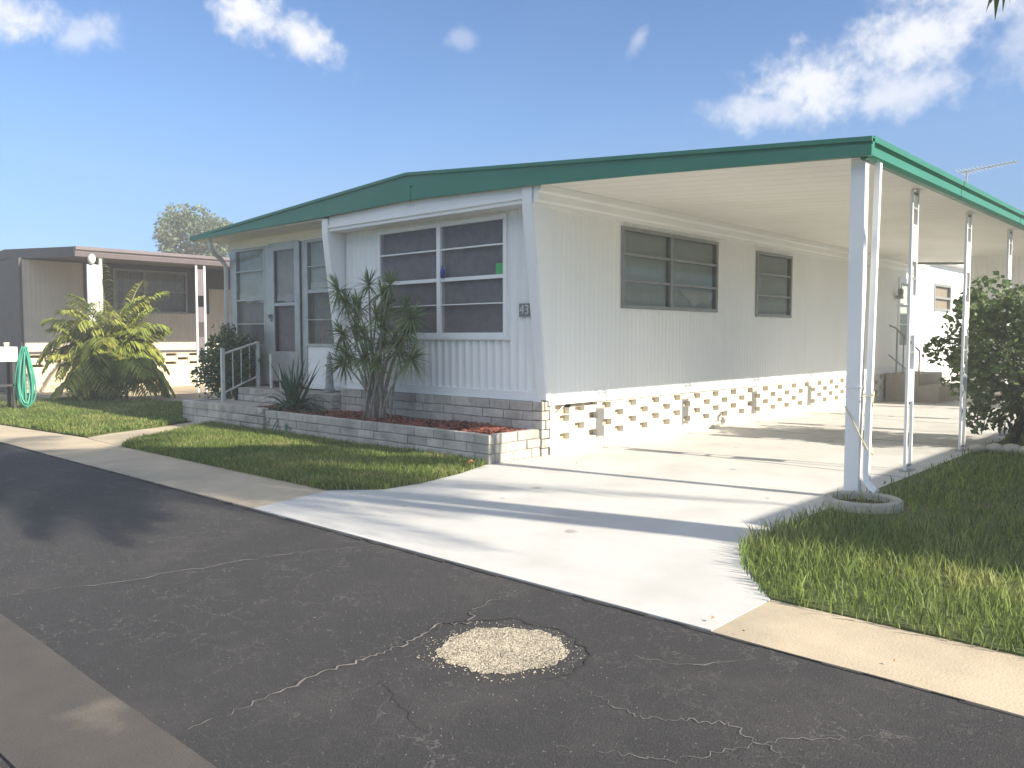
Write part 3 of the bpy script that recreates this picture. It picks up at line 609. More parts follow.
for j, y in enumerate(ys):
    for x, z in zip(xs, zc): mb.v += [(x, y, z), (x, min(y + .293, YE), z), (x, min(y + .293, YE), z + .012), (x, min(y + .305, YE), z + .012)]
k = len(xs)
for j in range(len(ys)):
    for i in range(k - 1):
        b = (j * k + i) * 4; c = b + 4
        for q in range(3): mb.f.append((b + q, c + q, c + q + 1, b + q + 1))
        if j < len(ys) - 1: mb.f.append((b + 3, c + 3, c + 4 * k, b + 4 * k))
mb.build('carport_ceiling', 'soffit', home, fix=False)
mb = MB(); mb.prism([(-6.66, 3.30), (-2.8, 3.08), (-2.8, 3.2), (-6.66, 3.42)], lambda a, b, t: (a, t, b), YE, YE + .04); mb.build('end_beam', 'alufr', home)
# front fascia: upper panel and lower band
def fas(mb, xs, zt, zb, y0, y1):
    mb.prism([(x, z) for x, z in zip(xs, zb)] + [(x, z) for x, z in zip(xs, zt)][::-1], lambda a, b, t: (a, t, b), y0, y1)
xs_ = [-15.22, -10.98, -8.94, -6.65, -5.07, -2.635]
zb_ = [3.335, 3.362, 3.40, 3.325, 3.245, 3.10]
zt_ = [rt(x) for x in xs_]
mb = MB(); fas(mb, xs_, zt_, [z + .02 for z in zb_], 7.615, 7.665); mb.build('fascia', 'green', home)
mb = MB(); fas(mb, xs_[:3] + [-8.86], [3.40, 3.475, 3.535, 3.535], zb_[:3] + [3.40], 7.595, 7.614)
fas(mb, [-8.86, -6.65, -5.07, -2.635], [3.56, 3.475, 3.375, 3.20], [3.402, 3.325, 3.245, 3.10], 7.588, 7.613); mb.build('fascia_band', 'green', home)
mb = MB(); fas(mb, xs_, [z + .012 for z in zt_], [z - .03 for z in zt_], 7.59, 7.68); mb.build('drip_edge', 'green', home)
mb = MB(); mb.box(-9.0, -8.84, 7.58, 7.60, 3.385, 3.60); mb.build('fascia_joint', 'green', home)
# side gutter, right
gp = [(-2.76, 3.095), (-2.70, 3.095), (-2.665, 3.125), (-2.665, 3.20), (-2.685, 3.215), (-2.64, 3.235), (-2.635, 3.285), (-2.655, 3.285), (-2.68, 3.25), (-2.76, 3.25)]
mb = MB(); mb.prism(gp, lambda a, b, t: (a, t, b), 7.67, YE); mb.build('gutter', 'green', home)
for yj in (10.6, 13.7, 16.8, 19.9):
    mb = MB(); mb.prism([(a + (.004 if a > -2.7 else 0), b) for a, b in gp], lambda a, b, t: (a, t, b), yj, yj + .05); mb.build('gutter_joint', 'green', home)
mb = MB(); mb.prism([(-15.30, 3.33), (-15.20, 3.33), (-15.20, 3.42), (-15.30, 3.40)], lambda a, b, t: (a, t, b), 7.6, YE); mb.build('gutter', 'green', home)

# carport posts
def ornate(y):
    p = MB(); x = -2.93; h = 3.12
    p.box(x - .016, x + .016, y - .105, y - .078, .012, h); o = p.build('post', 'trim', home, bevel=.004)
    c = MB(); c.box(x - .016, x + .016, y + .078, y + .105, .012, h); c.build('upright', 'trim', o)
    for z0, z1 in ((.78, 1.14), (1.52, 1.96), (2.34, 2.74)):
        c = MB(); c.box(x - .008, x + .008, y - .076, y + .076, z0, z1); c.build('infill_panel', 'trim', o)
    for z in (.06, 1.33, 2.15, 2.92, 3.08):
        c = MB(); c.box(x - .012, x + .012, y - .076, y + .076, z - .012, z + .012); c.build('cross_bar', 'alufr', o)
    c = MB(); c.box(x - .05, x + .05, y - .13, y + .13, 0, .012); c.build('foot_plate', 'alufr', o)
for y in (9.81, 12.05, 14.4, 16.8, 19.3): ornate(y)
mb = MB(); mb.box(-2.87, -2.735, 7.74, 7.83, 0, 3.12); p1 = mb.build('post', 'trim', home, bevel=.006); p1['label'] = 'wide white box post at the carport corner'
mb = MB(); mb.box(-2.878, -2.727, 7.732, 7.838, 1.03, 1.045); mb.build('band', 'trim', p1)
# slanting downspout with kick-out
mb = MB(); mb.tube([(-2.69, 7.94, 3.092), (-2.69, 7.93, 3.0), (-2.675, 7.80, 1.0), (-2.67, 7.76, .24), (-2.655, 7.75, .17), (-2.61, 7.73, .12), (-2.56, 7.71, .10)], .036, 4); mb.build('downspout', 'trim', home)

# side steps, door
Tsd = side(SX)
mb = MB(); fbox(mb, Tsd, 21.25, 21.36, .66, 2.95, -.05, .03); fbox(mb, Tsd, 22.2, 22.3, .66, 2.95, -.05, .03); fbox(mb, Tsd, 21.36, 22.2, 2.83, 2.95, -.05, .03); fbox(mb, Tsd, 21.36, 22.2, .66, 1.3, -.03, .02)
for z in (1.8, 2.3): fbox(mb, Tsd, 21.36, 22.2, z, z + .03, -.03, .02)
d2 = mb.build('door', 'trim', home); d2['label'] = 'white side door with glass panes above the steps'
mb = MB(); mb.add([Tsd(21.36, 1.3, 0), Tsd(22.2, 1.3, 0), Tsd(22.2, 2.83, 0), Tsd(21.36, 2.83, 0)], [(0, 1, 2, 3)]); mb.build('pane', 'glass', d2, fix=False)
mb = MB(); fbox(mb, Tsd, 21.3, 22.25, 1.2, 2.9, -.08, -.07); mb.build('curtain', 'curtain', d2)
mb = MB(); mb.box(-6.63, -6.5, 20.95, 21.12, 2.42, 2.5); mb.lathe([(.05, 0), (.07, .06), (.06, .14), (.03, .17)], (-6.54, 21.03, 2.5), 10); mb.build('wall_lamp', 'alufr', home)
st = thing('side_steps', (-6.1, 21.0, 0), 'brown concrete side steps with a metal rail below the side door in the carport', 'steps')
mb = MB(); mb.box(-6.62, -5.88, 20.35, 22.2, 0, .64); mb.build('landing', 'slab', st, bevel=.01)
mb = MB(); mb.box(-5.88, -5.45, 20.35, 22.2, 0, .38); mb.build('step', 'slab', st, bevel=.01)
mb = MB(); mb.tube([(-6.58, 20.4, 1.77), (-6.45, 20.4, 1.72), (-5.9, 20.4, 1.18)], .022, 6); mb.build('handrail', 'alufr', st)
mb = MB(); mb.tube([(-6.58, 20.4, 1.08), (-6.17, 20.4, .74)], .015, 6); mb.build('lower_rail', 'alufr', st)
for x, a, b in ((-6.4, .6, 1.68), (-6.25, .6, 1.54), (-5.9, .38, 1.20)):
    mb = MB(); mb.tube([(x, 20.4, a), (x, 20.4, b)], .018, 6); mb.build('rail_post', 'alufr', st)

# storage shed closing the carport end
sh = thing('storage_shed', (-3.8, 21.4, 0), 'pale ribbed storage shed at the far end of the carport, behind the leafy shrub', 'shed')
mb = ribbed(front(20.0), -4.84, -2.92, .5, 3.23, .10, .01, flat=.5); mb.build('wall', 'siding_side', sh, smooth=True)
mb = MB(); mb.box(-4.85, -4.83, 20.02, 22.8, 0, 3.2); mb.box(-2.93, -2.91, 20.0, 22.8, 0, 3.1); mb.box(-4.85, -2.91, 22.8, 22.82, 0, 3.1); mb.build('wall', 'siding_side', sh)
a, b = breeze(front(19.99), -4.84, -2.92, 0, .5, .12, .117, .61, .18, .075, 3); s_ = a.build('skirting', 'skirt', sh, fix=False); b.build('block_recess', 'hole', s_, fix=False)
mb = MB(); fbox(mb, front(19.99), -4.9, -2.86, .5, .6, 0, .03); mb.build('base_trim', 'trim', sh)

# next home behind, sunlit wall
h3 = thing('white_home', (-8.2, 29, 0), 'sunlit white mobile home wall with small window seen past the carport end', 'house')
Tb = side(-6.662)
ribbed(Tb, 23.2, 38, .50, 3.5, .12, .010, [(24.15, 25.65, 2.24, 2.92)], flat=.5).build('wall', 'trim', h3, smooth=True)
window(h3, Tb, 24.12, 25.68, 2.21, 2.95, bars=((2.57, .06),), fw=.07, frame='alufr', glass='glassd', back='hole')
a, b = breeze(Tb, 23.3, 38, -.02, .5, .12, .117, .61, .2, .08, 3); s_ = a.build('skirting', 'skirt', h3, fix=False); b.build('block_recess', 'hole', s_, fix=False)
mb = MB(); mb.box(-10.4, -6.62, 23.3, 23.32, 0, 3.4); mb.box(-10.4, -10.38, 23.3, 38, 0, 3.4); mb.build('wall', 'trim', h3)
mb = MB(); mb.prism([(-10.6, 3.35), (-8.2, 3.75), (-6.4, 3.58), (-6.4, 3.50), (-10.6, 3.28)], lambda a, b, t: (a, t, b), 23.25, 38.1); mb.build('roof', 'roofwhite', h3)
# antenna on the roof
an = thing('tv_antenna', (-5.0, 20, 3.35), 'thin grey television antenna on a short mast above the green roof edge', 'antenna')
mb = MB(); mb.tube([(-4.93, 20, 3.3), (-4.93, 20, 5.12)], .018, 6); mb.tube([(-4.93, 20, 4.5), (-4.75, 20.3, 3.4)], .008, 4); mb.build('mast', 'alufr', an)
mb = MB(); mb.tube([(-5.08, 19.98, 5.06), (-3.98, 20.0, 5.16)], .014, 6); mb.build('boom', 'alufr', an)
mb = MB()
for i in range(15):
    x = -5.05 + i * .075; L = .46 - i * .022; z = 5.063 + (x + 5.08) * .09; mb.tube([(x, 20 - L, z), (x, 20 + L, z)], .0065, 4)
mb.build('element', 'alufr', an)

# ------------------------------------------------------------------ planter, steps, railing
pt = thing('brick_planter', (-9, 7.4, 0), 'long low pale brick planter with red mulch under the front picture window', 'planter')
mb = bricks(front(6.94), -11.6, -6.70, .0, .345, .113, .37, d0=-.10, seed=8); fw_ = mb.build('front_wall', 'brick', pt, bevel=.007)
MB().box(-11.6, -6.72, 6.955, 7.05, 0, .325).build('mortar', 'mortar', fw_)
mb = bricks(side(-6.695), 7.045, 7.86, .0, .345, .113, .37, d0=-.10, seed=9); sw_ = mb.build('side_wall', 'brick', pt, bevel=.007)
MB().box(-6.80, -6.71, 7.0, 7.86, 0, .325).build('mortar', 'mortar', sw_)
MB().box(-12.5, -6.80, 7.05, 7.87, 0, .30).build('soil', 'soil', pt)
# mulch chips
mb = MB()
for i in range(7000):
    x = random.uniform(-12.4, -6.82); y = random.uniform(7.06, 7.86)
    if x < -10.9 and y > 7.68: continue
    z = .315 + random.uniform(-.01, .03) + .02 * math.sin(x * 3) * math.sin(y * 5); a = random.random() * 6.28; l, w = random.uniform(.015, .045), random.uniform(.006, .016); tz = random.uniform(-.3, .3)
    dx, dy = math.cos(a), math.sin(a)
    mb.add([(x - dx * l - dy * w, y - dy * l + dx * w, z - l * tz), (x + dx * l - dy * w, y + dy * l + dx * w, z + l * tz), (x + dx * l + dy * w, y + dy * l - dx * w, z + l * tz + .004), (x - dx * l + dy * w, y - dy * l - dx * w, z - l * tz + .006)], [(0, 1, 2, 3)])
tag(mb.build('mulch', 'mulch', fix=False), 'red wood chip mulch filling the brick planter', 'mulch', kind='stuff')
ws = thing('brick_step', (-13, 7.3, 0), 'low pale brick step running left from the planter below the porch railing', 'step')
mb = bricks(front(6.90), -14.3, -11.62, .0, .375, .125, .42, d0=-.12, seed=11); s1 = mb.build('front_wall', 'brick', ws, bevel=.007)
mb = bricks(lambda a, z, d: (-14.3 - d, a, z), 7.03, 7.7, .0, .375, .125, .42, d0=-.12, seed=12); mb.build('side_wall', 'brick', s1, bevel=.007)
MB().box(-14.28, -12.4, 6.92, 7.70, 0, .35).build('step_top', 'slab', ws)
rl = thing('handrail', (-13.8, 7.8, .36), 'cream painted metal handrail climbing the porch steps beside the dark bush', 'handrail')
for y, z0, z1 in ((7.42, .35, 1.30), (8.12, .58, 1.42)):
    mb = MB(); mb.box(-13.83, -13.77, y - .03, y + .03, z0, z1); mb.build('post', 'rail', rl, bevel=.005)
mb = MB(); mb.tube([(-13.8, 7.44, 1.20), (-13.8, 8.12, 1.40)], .022, 8); mb.build('top_rail', 'rail', rl)
mb = MB(); mb.tube([(-13.8, 7.44, .50), (-13.8, 8.12, .78)], .018, 8); mb.build('bottom_rail', 'rail', rl)
for t in (.28, .52, .76):
    mb = MB(); y = 7.42 + .7 * t; mb.tube([(-13.8, y, .50 + .28 * t), (-13.8, y, 1.2 + .2 * t)], .011, 6); mb.build('baluster', 'rail', rl)
mb = MB(); mb.tube([(-13.15, 8.0, .58), (-13.15, 8.0, 1.2)], .03, 8); mb.tube([(-12.86, 8.0, .58), (-12.86, 8.0, 1.0)], .012, 6)
tag(mb.build('rail_post', 'rail'), 'short pale post standing on the porch landing right of the handrail', 'post')
# slim grey lighthouse ornament
mb = MB(); mb.lathe([(.09, 0), (.085, .05), (.07, .1), (.05, .42), (.075, .43), (.075, .46), (.04, .47), (.04, .56), (.055, .57), (.01, .66)], (-11.52, 8.1, .585), 14)
tag(mb.build('garden_ornament', mat('grey_ornament', (.42, .43, .44), .7, (.22, .23, .24), 14)), 'small grey tower ornament against the white panel right of the porch door', 'ornament')

# ring planter at the post foot
def ring(c, R0, R1, z0, z1, a0=0, a1=6.2832, sy=1, n=48):
    mb = MB(); pts = []
    for i in range(n + 1):
        t = a0 + (a1 - a0) * i / n; ct, stt = math.cos(t), math.sin(t) * sy
        mb.v += [(c[0] + R1 * ct, c[1] + R1 * stt, z0), (c[0] + R1 * .98 * ct, c[1] + R1 * .98 * stt, z1 - .015), (c[0] + (R1 * .98 - .015) * ct, c[1] + (R1 * .98 - .015) * stt, z1), (c[0] + (R0 + .01) * ct, c[1] + (R0 + .01) * stt, z1), (c[0] + R0 * ct, c[1] + R0 * stt, z1 - .02), (c[0] + R0 * ct, c[1] + R0 * stt, z0)]
    for i in range(n):
        for q in range(5): mb.f.append((i * 6 + q, i * 6 + q + 1, (i + 1) * 6 + q + 1, (i + 1) * 6 + q))
    return mb
mb = ring((-2.58, 7.42), .25, .335, -.01, .085); tag(mb.build('concrete_ring', 'stone', smooth=True, fix=False), 'low round concrete ring at the foot of the corner carport post', 'planter')
o = pebbles(-2.58, 7.42, .23, .23, 500, .02, .008, .02, 'gravel', 'soil'); tag(o, 'dark gravel and litter inside the concrete ring', 'gravel', kind='stuff')
# cord tied round post and downspout
mb = MB(); mb.tube([(-2.875, 7.735, .86), (-2.80, 7.733, .74), (-2.73, 7.734, .60), (-2.66, 7.74, .47), (-2.63, 7.80, .42), (-2.66, 7.83, .5), (-2.70, 7.835, .75), (-2.69, 7.85, .9), (-2.64, 7.80, .98), (-2.635, 7.76, .96), (-2.72, 7.74, .95), (-2.70, 7.835, 1.0), (-2.63, 7.79, 1.0), (-2.62, 7.74, .93), (-2.625, 7.73, .86)], .0055, 5)
tag(mb.build('cord', 'rope', smooth=True), 'yellowed cord knotted round the corner carport post and its downspout', 'cord')

# ------------------------------------------------------------------ plants
def leafcloud(name, c, rad, n, size, m, label, cat, trunk=None, aspect=.55, clumps=26, group=None, solid=.35, zcut=None, trunkmat='dbark', limbs=9, tight=1.0):
    root = thing(name, (c[0], c[1], trunk[2] if trunk else c[2] - rad[2]), label, cat, group)
    rr = np.random.default_rng(sum(map(ord, name)) + n)
    d = rr.normal(size=(clumps, 3)); d /= np.linalg.norm(d, axis=1)[:, None]; cc = d * (rr.uniform(.45, .92, (clumps, 1)))
    cr = rr.uniform(.22, .42, clumps) * tight
    pick = rr.integers(0, clumps, n); p = rr.normal(size=(n, 3)); p /= np.linalg.norm(p, axis=1)[:, None]
    pts = cc[pick] + p * (cr[pick] * rr.uniform(.35, 1.0, n) ** .6)[:, None]
    ins = rr.random(n) < solid; q = rr.normal(size=(n, 3)); q /= np.linalg.norm(q, axis=1)[:, None]; pts[ins] = (q * (rr.random(n) ** .4)[:, None] * .8)[ins]
    pts = pts * np.array(rad) + np.array(c)
    mb = MB(); V = []; F = []
    for i, P in enumerate(pts):
        if zcut is not None and P[2] < zcut: continue
        o = Vector((P[0] - c[0], P[1] - c[1], (P[2] - c[2]) + .25 * rad[2])).normalized() if True else None
        dr = (o + Vector(rr.normal(size=3)) * .7).normalized(); s = size * rr.uniform(.6, 1.35)
        u = dr.cross(Vector(rr.normal(size=3))).normalized() * s * aspect * .5; P = Vector(P); k = len(V)
        V += [P - dr * s * .5, P + u - dr * s * .05, P + dr * s * .5 + Vector((0, 0, -.12 * s)), P - u - dr * s * .05]; F.append((k, k + 1, k + 2, k + 3))
    mb.v = [tuple(v) for v in V]; mb.f = F; mb.build('foliage', m, root, fix=False)
    if trunk:
        tm = MB(); b = Vector(trunk[:3]); tr = trunk[3]; C = Vector(c)
        tm.tube([b, b.lerp(C, .35) + Vector((.04, 0, 0)), b.lerp(C, .75)], [tr, tr * .8, tr * .55], 8)
        for i in range(min(limbs, clumps)):
            e = C + Vector(cc[i] * np.array(rad)) * .85; s = b.lerp(C, .3 + .3 * rr.random())
            tm.tube([s, s.lerp(e, .5) + Vector(rr.normal(size=3)) * rad[2] * .06, e], [tr * .5, tr * .3, tr * .12], 6)
        tm.build('trunk', trunkmat, root, smooth=True)
    return root
leafcloud('bush', (-14.5, 7.85, .98), (.98, .46, .78), 4200, .085, 'leafd', 'dense dark green bush beside the porch handrail', 'bush', trunk=(-14.5, 7.85, 0, .05), clumps=30, solid=.6)
leafcloud('shrub', (-2.3, 13.1, 1.28), (1.38, 1.1, 1.18), 10500, .085, 'leafs', 'leafy green shrub on a short trunk behind the carport posts at right', 'shrub', trunk=(-2.55, 13.0, 0, .07), clumps=52, solid=.16, aspect=.75, limbs=20, tight=.7)
# shadowed ivy-like small plants under it and edging stones
mb = MB()
for i in range(14):
    t = i / 13; x = -2.72 + 2.3 * t; y = 11.95 + .5 * t + .1 * math.sin(i); s = random.uniform(.08, .12)
    ic = bmesh.new(); bmesh.ops.create_icosphere(ic, subdivisions=2, radius=1)
    vs = [(x + v.co.x * s * 1.2 * random.uniform(.9, 1.1), y + v.co.y * s * random.uniform(.9, 1.1), .05 + v.co.z * s * .8) for v in ic.verts]; fs = [tuple(v.index for v in f.verts) for f in ic.faces]; ic.free()
    so_ = MB(); so_.add(vs, fs); o = so_.build('edging_stone', 'stone', smooth=True); tag(o, 'rough grey edging stone in the row bordering the bed of the right shrub', 'stone', group='stones edging the bed of the right shrub')
    if False: pass
sheet('planting_bed', [(-2.72, 12.0), (-.4, 12.5), (-.2, 14.5), (-2.72, 14.5)], .02, 'soil', thick=.05)
# dracaena
dr = thing('dracaena', (-9.35, 7.36, .29), 'tall multi stemmed dracaena with spiky leaf heads growing in the brick planter', 'plant')
def rosette(c, n, L, w, up, parent, name='leaf_head', m='drac', axis=Vector((0, 0, 1))):
    mb = MB(); axis = axis.normalized(); q = Vector((0, 0, 1)).rotation_difference(axis)
    for i in range(n):
        t = random.random() * 6.283; e = random.uniform(-.35, 1.35) if up is None else random.uniform(*up); l = L * random.uniform(.65, 1.15)
        d = Vector((math.cos(t) * math.cos(e), math.sin(t) * math.cos(e), math.sin(e))); sd_ = Vector((-math.sin(t), math.cos(t), 0)); d = q @ d; sd_ = q @ sd_
        P = Vector(c); k = len(mb.v); sg = 4
        for j in range(sg + 1):
            f = j / sg; ww = w * (.7 + .8 * f if f < .4 else 1.02 * (1 - f) / .6 + .02)
            p = P + d * l * f + Vector((0, 0, -1)) * (l * .28 * f * f); mb.v += [tuple(p + sd_ * ww / 2), tuple(p - sd_ * ww / 2)]
        mb.f += [(k + 2 * j, k + 2 * j + 2, k + 2 * j + 3, k + 2 * j + 1) for j in range(sg)]
    return mb.build(name, m, parent, fix=False)
heads = [(-10.05, 7.25, 2.18), (-9.85, 7.45, 1.85), (-10.12, 7.35, 1.55), (-9.55, 7.2, 1.95), (-9.3, 7.45, 2.12), (-8.95, 7.3, 2.22), (-8.75, 7.4, 1.9), (-8.6, 7.3, 1.55), (-9.0, 7.2, 1.65), (-9.45, 7.25, 1.5), (-9.8, 7.2, 1.25), (-10.15, 7.4, 1.1), (-8.62, 7.4, 1.2), (-8.95, 7.45, 1.3), (-9.25, 7.3, 1.8), (-9.6, 7.45, 2.25), (-9.12, 7.2, 1.15), (-8.5, 7.3, 1.75), (-9.7, 7.3, 1.55), (-9.2, 7.4, 1.45), (-8.8, 7.25, 1.4), (-9.95, 7.3, 2.0), (-9.05, 7.35, 1.95), (-9.4, 7.2, 1.2)]
for i, h in enumerate(heads):
    b = Vector((-9.35 + random.uniform(-.22, .22), 7.36 + random.uniform(-.1, .1), .28)); H = Vector(h); mid = b.lerp(H, .5) + Vector((random.uniform(-.06, .06) - (H.x - b.x) * .15, random.uniform(-.05, .05), .1))
    pts = []
    for j in range(9):
        t = j / 8; pts.append((b * (1 - t) ** 2 + mid * 2 * t * (1 - t) + H * t * t))
    mb = MB(); mb.tube(pts, .018, 6, .012); mb.build('stem', 'bark', dr, smooth=True)
    ax = (H - mid).normalized() + Vector((0, 0, .5)); rosette(h, 66, .36, .024, (-.7, 1.4), dr, axis=ax)
# crinum / strap leaves
ag = thing('strap_leaf_plant', (-11.35, 7.35, .3), 'dark green rosette of long strap leaves at the left end of the planter', 'plant')
mb = MB()
for i in range(120):
    t = random.random() * 6.283; e = random.uniform(.1, 1.25); L = random.uniform(.7, 1.2); w = random.uniform(.02, .036)
    d = Vector((math.cos(t) * math.cos(e), .6 * math.sin(t) * math.cos(e), math.sin(e))); s_ = Vector((-math.sin(t), math.cos(t), 0)); k = len(mb.v); P = Vector((-11.35 + random.uniform(-.1, .1), 7.32 + random.uniform(-.08, .08), .3))
    for j in range(7):
        f = j / 6; p = P + d * L * f - Vector((0, 0, 1)) * L * (.5 if e < .9 else .12) * f ** 2.2; ww = w * (1 - f ** 2.5) + .002; mb.v += [tuple(p + s_ * ww), tuple(p + Vector((0, 0, -.3 * ww))), tuple(p - s_ * ww)]
    for j in range(6):
        a = k + 3 * j; mb.f += [(a, a + 3, a + 4, a + 1), (a + 1, a + 4, a + 5, a + 2)]
mb.build('leaves', 'agave', ag, fix=False)

def frond(base, az, L, rise, droop, nl, ll, lw, hang=.45):
    mb = MB(); R_ = []; d = Vector((math.cos(az), math.sin(az), 0)); n = 14
    for i in range(n + 1):
        t = i / n; R_.append(Vector(base) + d * (L * (t - .12 * t * t * droop)) + Vector((0, 0, L * (rise * t - droop * .55 * t * t))))
    mb.tube(R_, .02 * L / 2.5 + .004, 5, .004)
    s = Vector((-d.y, d.x, 0))
    for i in range(nl):
        t = .1 + .9 * i / nl; f = t * n; k = int(min(f, n - 1)); P = R_[k].lerp(R_[min(k + 1, n)], f - k); tg = (R_[min(k + 1, n)] - R_[k]).normalized()
        l = ll * math.sin(math.pi * min(.96, .18 + .75 * t)) * random.uniform(.85, 1.1)
        for sg in (1, -1):
            dd = (s * sg * .8 + tg * .65 + Vector((0, 0, random.uniform(-.1, .25) ))).normalized(); w = dd.cross(Vector((0, 0, 1))).normalized() * lw
            q = len(mb.v); m1 = P + dd * l * .5 + Vector((0, 0, -l * hang * .22)); m2 = P + dd * l * .92 + Vector((0, 0, -l * hang))
            mb.v += [tuple(P + w * .4), tuple(P - w * .4), tuple(m1 + w), tuple(m1 - w), tuple(m2)]; mb.f += [(q, q + 2, q + 3, q + 1), (q + 2, q + 4, q + 3)]
    return mb
# areca palm clump in front of the neighbour
AX, AY = -20.3, 8.0
ap = thing('areca_palm', (AX, AY, 0), 'bushy yellow green areca palm on the lawn before the neighbouring home', 'palm')
random.seed(21)
for i in range(130):
    t = random.random() * 6.283; k_ = i / 130; rs = 2.1 - 1.8 * k_ ** .7
    b = (AX + random.uniform(-.3, .3), AY + random.uniform(-.3, .3), random.uniform(.4, 1.5))
    f = frond(b, t, random.uniform(1.15, 1.6) * (.85 + .2 * k_), rs * random.uniform(.85, 1.1), random.uniform(1.3, 2.0), 24, .5, .026, .5)
    if k_ < .85 or True: f.build('frond', 'leafy', ap, fix=False)
for i in range(8):
    mb = MB(); x, y = AX + random.uniform(-.35, .35), AY + random.uniform(-.35, .35); mb.tube([(x, y, 0), (x + random.uniform(-.15, .15), y, random.uniform(.8, 1.3))], .04, 7, .03); mb.build('stem', 'bark', ap, smooth=True)
leafcloud('low_hedge', (-20.0, 7.75, .28), (1.15, .5, .34), 1500, .09, 'leafm', 'low rounded hedge plant at the foot of the areca palm', 'bush', clumps=16, solid=.6, zcut=.0)

# far tree behind the roofs
leafcloud('distant_tree', (-46.4, 23.2, 7.2), (2.7, 2.7, 1.8), 9000, .22, 'leaff', 'round grey green tree showing above the roofs at left', 'tree', trunk=(-46.4, 23.2, 0, .25), clumps=30, solid=.06, limbs=14)

# tall palm on the next plot, out to the right: throws the long shadow over the drive
PX, PYy, PZ = 2.2, 6.95, 6.7
cp = thing('coconut_palm', (PX, PYy, 0), 'tall leaning palm at right with a drooping frond tip in the sky corner', 'palm')
mb = MB(); mb.tube([(PX, PYy, 0), (PX - .05, PYy, 1.2), (PX + .02, PYy - .15, 3.5), (PX, PYy - .6, PZ)], [.24, .17, .15, .12], 10); mb.build('trunk', 'bark', cp, smooth=True)
random.seed(5)
for i in range(34):
    f = frond((PX, PYy - .6, PZ), i * 2.399, random.uniform(2.5, 3.4), random.uniform(-.1, .9), random.uniform(.9, 1.5), 44, .62, .02, .6); f.build('frond', 'leafm', cp, fix=False)
f = frond((PX, PYy - .6, PZ), math.pi - .03, 4.3, -.02, 1.2, 60, .62, .016, .9); f.build('frond', 'leafm', cp, fix=False)

PX, PYy, PZ = 4.3, 7.1, 8.9
cp = thing('coconut_palm', (PX, PYy, 0), 'taller palm farther right, in front of the white home on the right plot', 'palm')
mb = MB(); mb.tube([(PX, PYy, 0), (PX, PYy, 1.2), (PX + .1, PYy - .1, 4.5), (PX, PYy - .9, PZ)], [.2, .14, .12, .1], 10); mb.build('trunk', 'bark', cp, smooth=True)
for i in range(24):
    f = frond((PX, PYy - .9, PZ), i * 2.399, random.uniform(2.2, 3.0), random.uniform(-.1, .9), random.uniform(.9, 1.5), 44, .65, .024, .6); f.build('frond', 'leafm', cp, fix=False)

# ------------------------------------------------------------------ neighbour on the left
nb = thing('neighbour_home', (-24, 13, 0), 'beige neighbouring mobile home with dark trim and mauve roof edge at left', 'house')
NX = -24.5; Tn = side(NX)
ribbed(Tn, 7.45, 22, 1.08, 3.56, .12, .01, [(9.85, 12.05, 2.22, 3.45)], flat=.5).build('wall', 'nbwall', nb, smooth=True)
for q in ((9.05, 9.85, 2.22, 3.57), (12.05, 12.75, 2.22, 3.57), (9.85, 12.05, 3.45, 3.57), (12.75, 22, 3.0, 3.57), (7.43, 7.50, .0, 3.6)):  # last strip paints shade over the wall end left in the sun
    mb = MB(); fbox(mb, Tn, *q, .0, .02); mb.build('dark_panel_or_shade', 'nbdark', nb)
window(nb, Tn, 9.85, 12.05, 2.20, 3.47, mull=(10.75,), bars=((2.85, .04),), fw=.06, frame='alufr', back='curtaind', lab='pair of dark side windows with grey frame')
a, b = breeze(Tn, 7.45, 22, 0, 1.06, .72, .125, .74, .34, .08, 3, deep=.16); s_ = a.build('skirting', 'nbskirt', nb, fix=False); b.build('block_recess', 'nbdark', s_, fix=False)  # dark backing paints the shade inside the block openings
mb = MB(); fbox(mb, Tn, 7.51, 22, 1.045, 1.11, 0, .03); mb.build('base_trim', 'nbdark', nb)
mb = MB(); mb.box(-33, NX, 7.43, 7.449, 0, 3.6); mb.build('wall', 'nbdark', nb)
# roof
def nr(x): return 3.92 + (x + 26.1) * (3.63 - 3.92) / 5.1 if x > -26.1 else 3.92
mb = MB(); mb.prism([(-21.0, 3.60), (-26.1, 3.90), (-33, 3.55), (-33, 3.48), (-26.1, 3.80), (-21.0, 3.48)], lambda a, b, t: (a, t, b), 7.65, 23); mb.build('roof', 'roofwhite', nb)
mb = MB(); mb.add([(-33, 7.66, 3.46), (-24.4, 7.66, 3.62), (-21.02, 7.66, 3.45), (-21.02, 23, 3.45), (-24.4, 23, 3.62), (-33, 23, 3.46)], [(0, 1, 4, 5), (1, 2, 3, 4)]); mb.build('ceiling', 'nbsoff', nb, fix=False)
mb = MB(); mb.prism([(-20.98, 3.65), (-26.1, 3.94), (-33, 3.60), (-33, 3.38), (-26.1, 3.68), (-20.98, 3.41)], lambda a, b, t: (a, t, b), 7.58, 7.64); mb.build('fascia', 'nbdark', nb)
mb = MB(); mb.prism([(-21.04, 3.42), (-20.96, 3.42), (-20.93, 3.52), (-20.95, 3.54), (-20.9, 3.58), (-20.9, 3.655), (-21.04, 3.655)], lambda a, b, t: (a, t, b), 7.57, 23); mb.build('gutter', 'taupe', nb)
mb = MB(); mb.prism([(-31, 3.75), (-27.5, 4.10), (-25.6, 3.99), (-25.0, 3.86)], lambda a, b, t: (a, t, b), 9.0, 22); mb.build('roof_cap', 'roofwhite', nb)
mb = MB(); mb.box(-21.08, -21.02, 7.86, 8.12, 0, 3.25); p_ = mb.build('post', 'trim', nb); p_['label'] = 'wide white post panel behind the palm'
mb = MB(); mb.box(-21.06, -21.0, 8.13, 8.20, 0, 3.45); mb.build('edge', 'trim', p_)
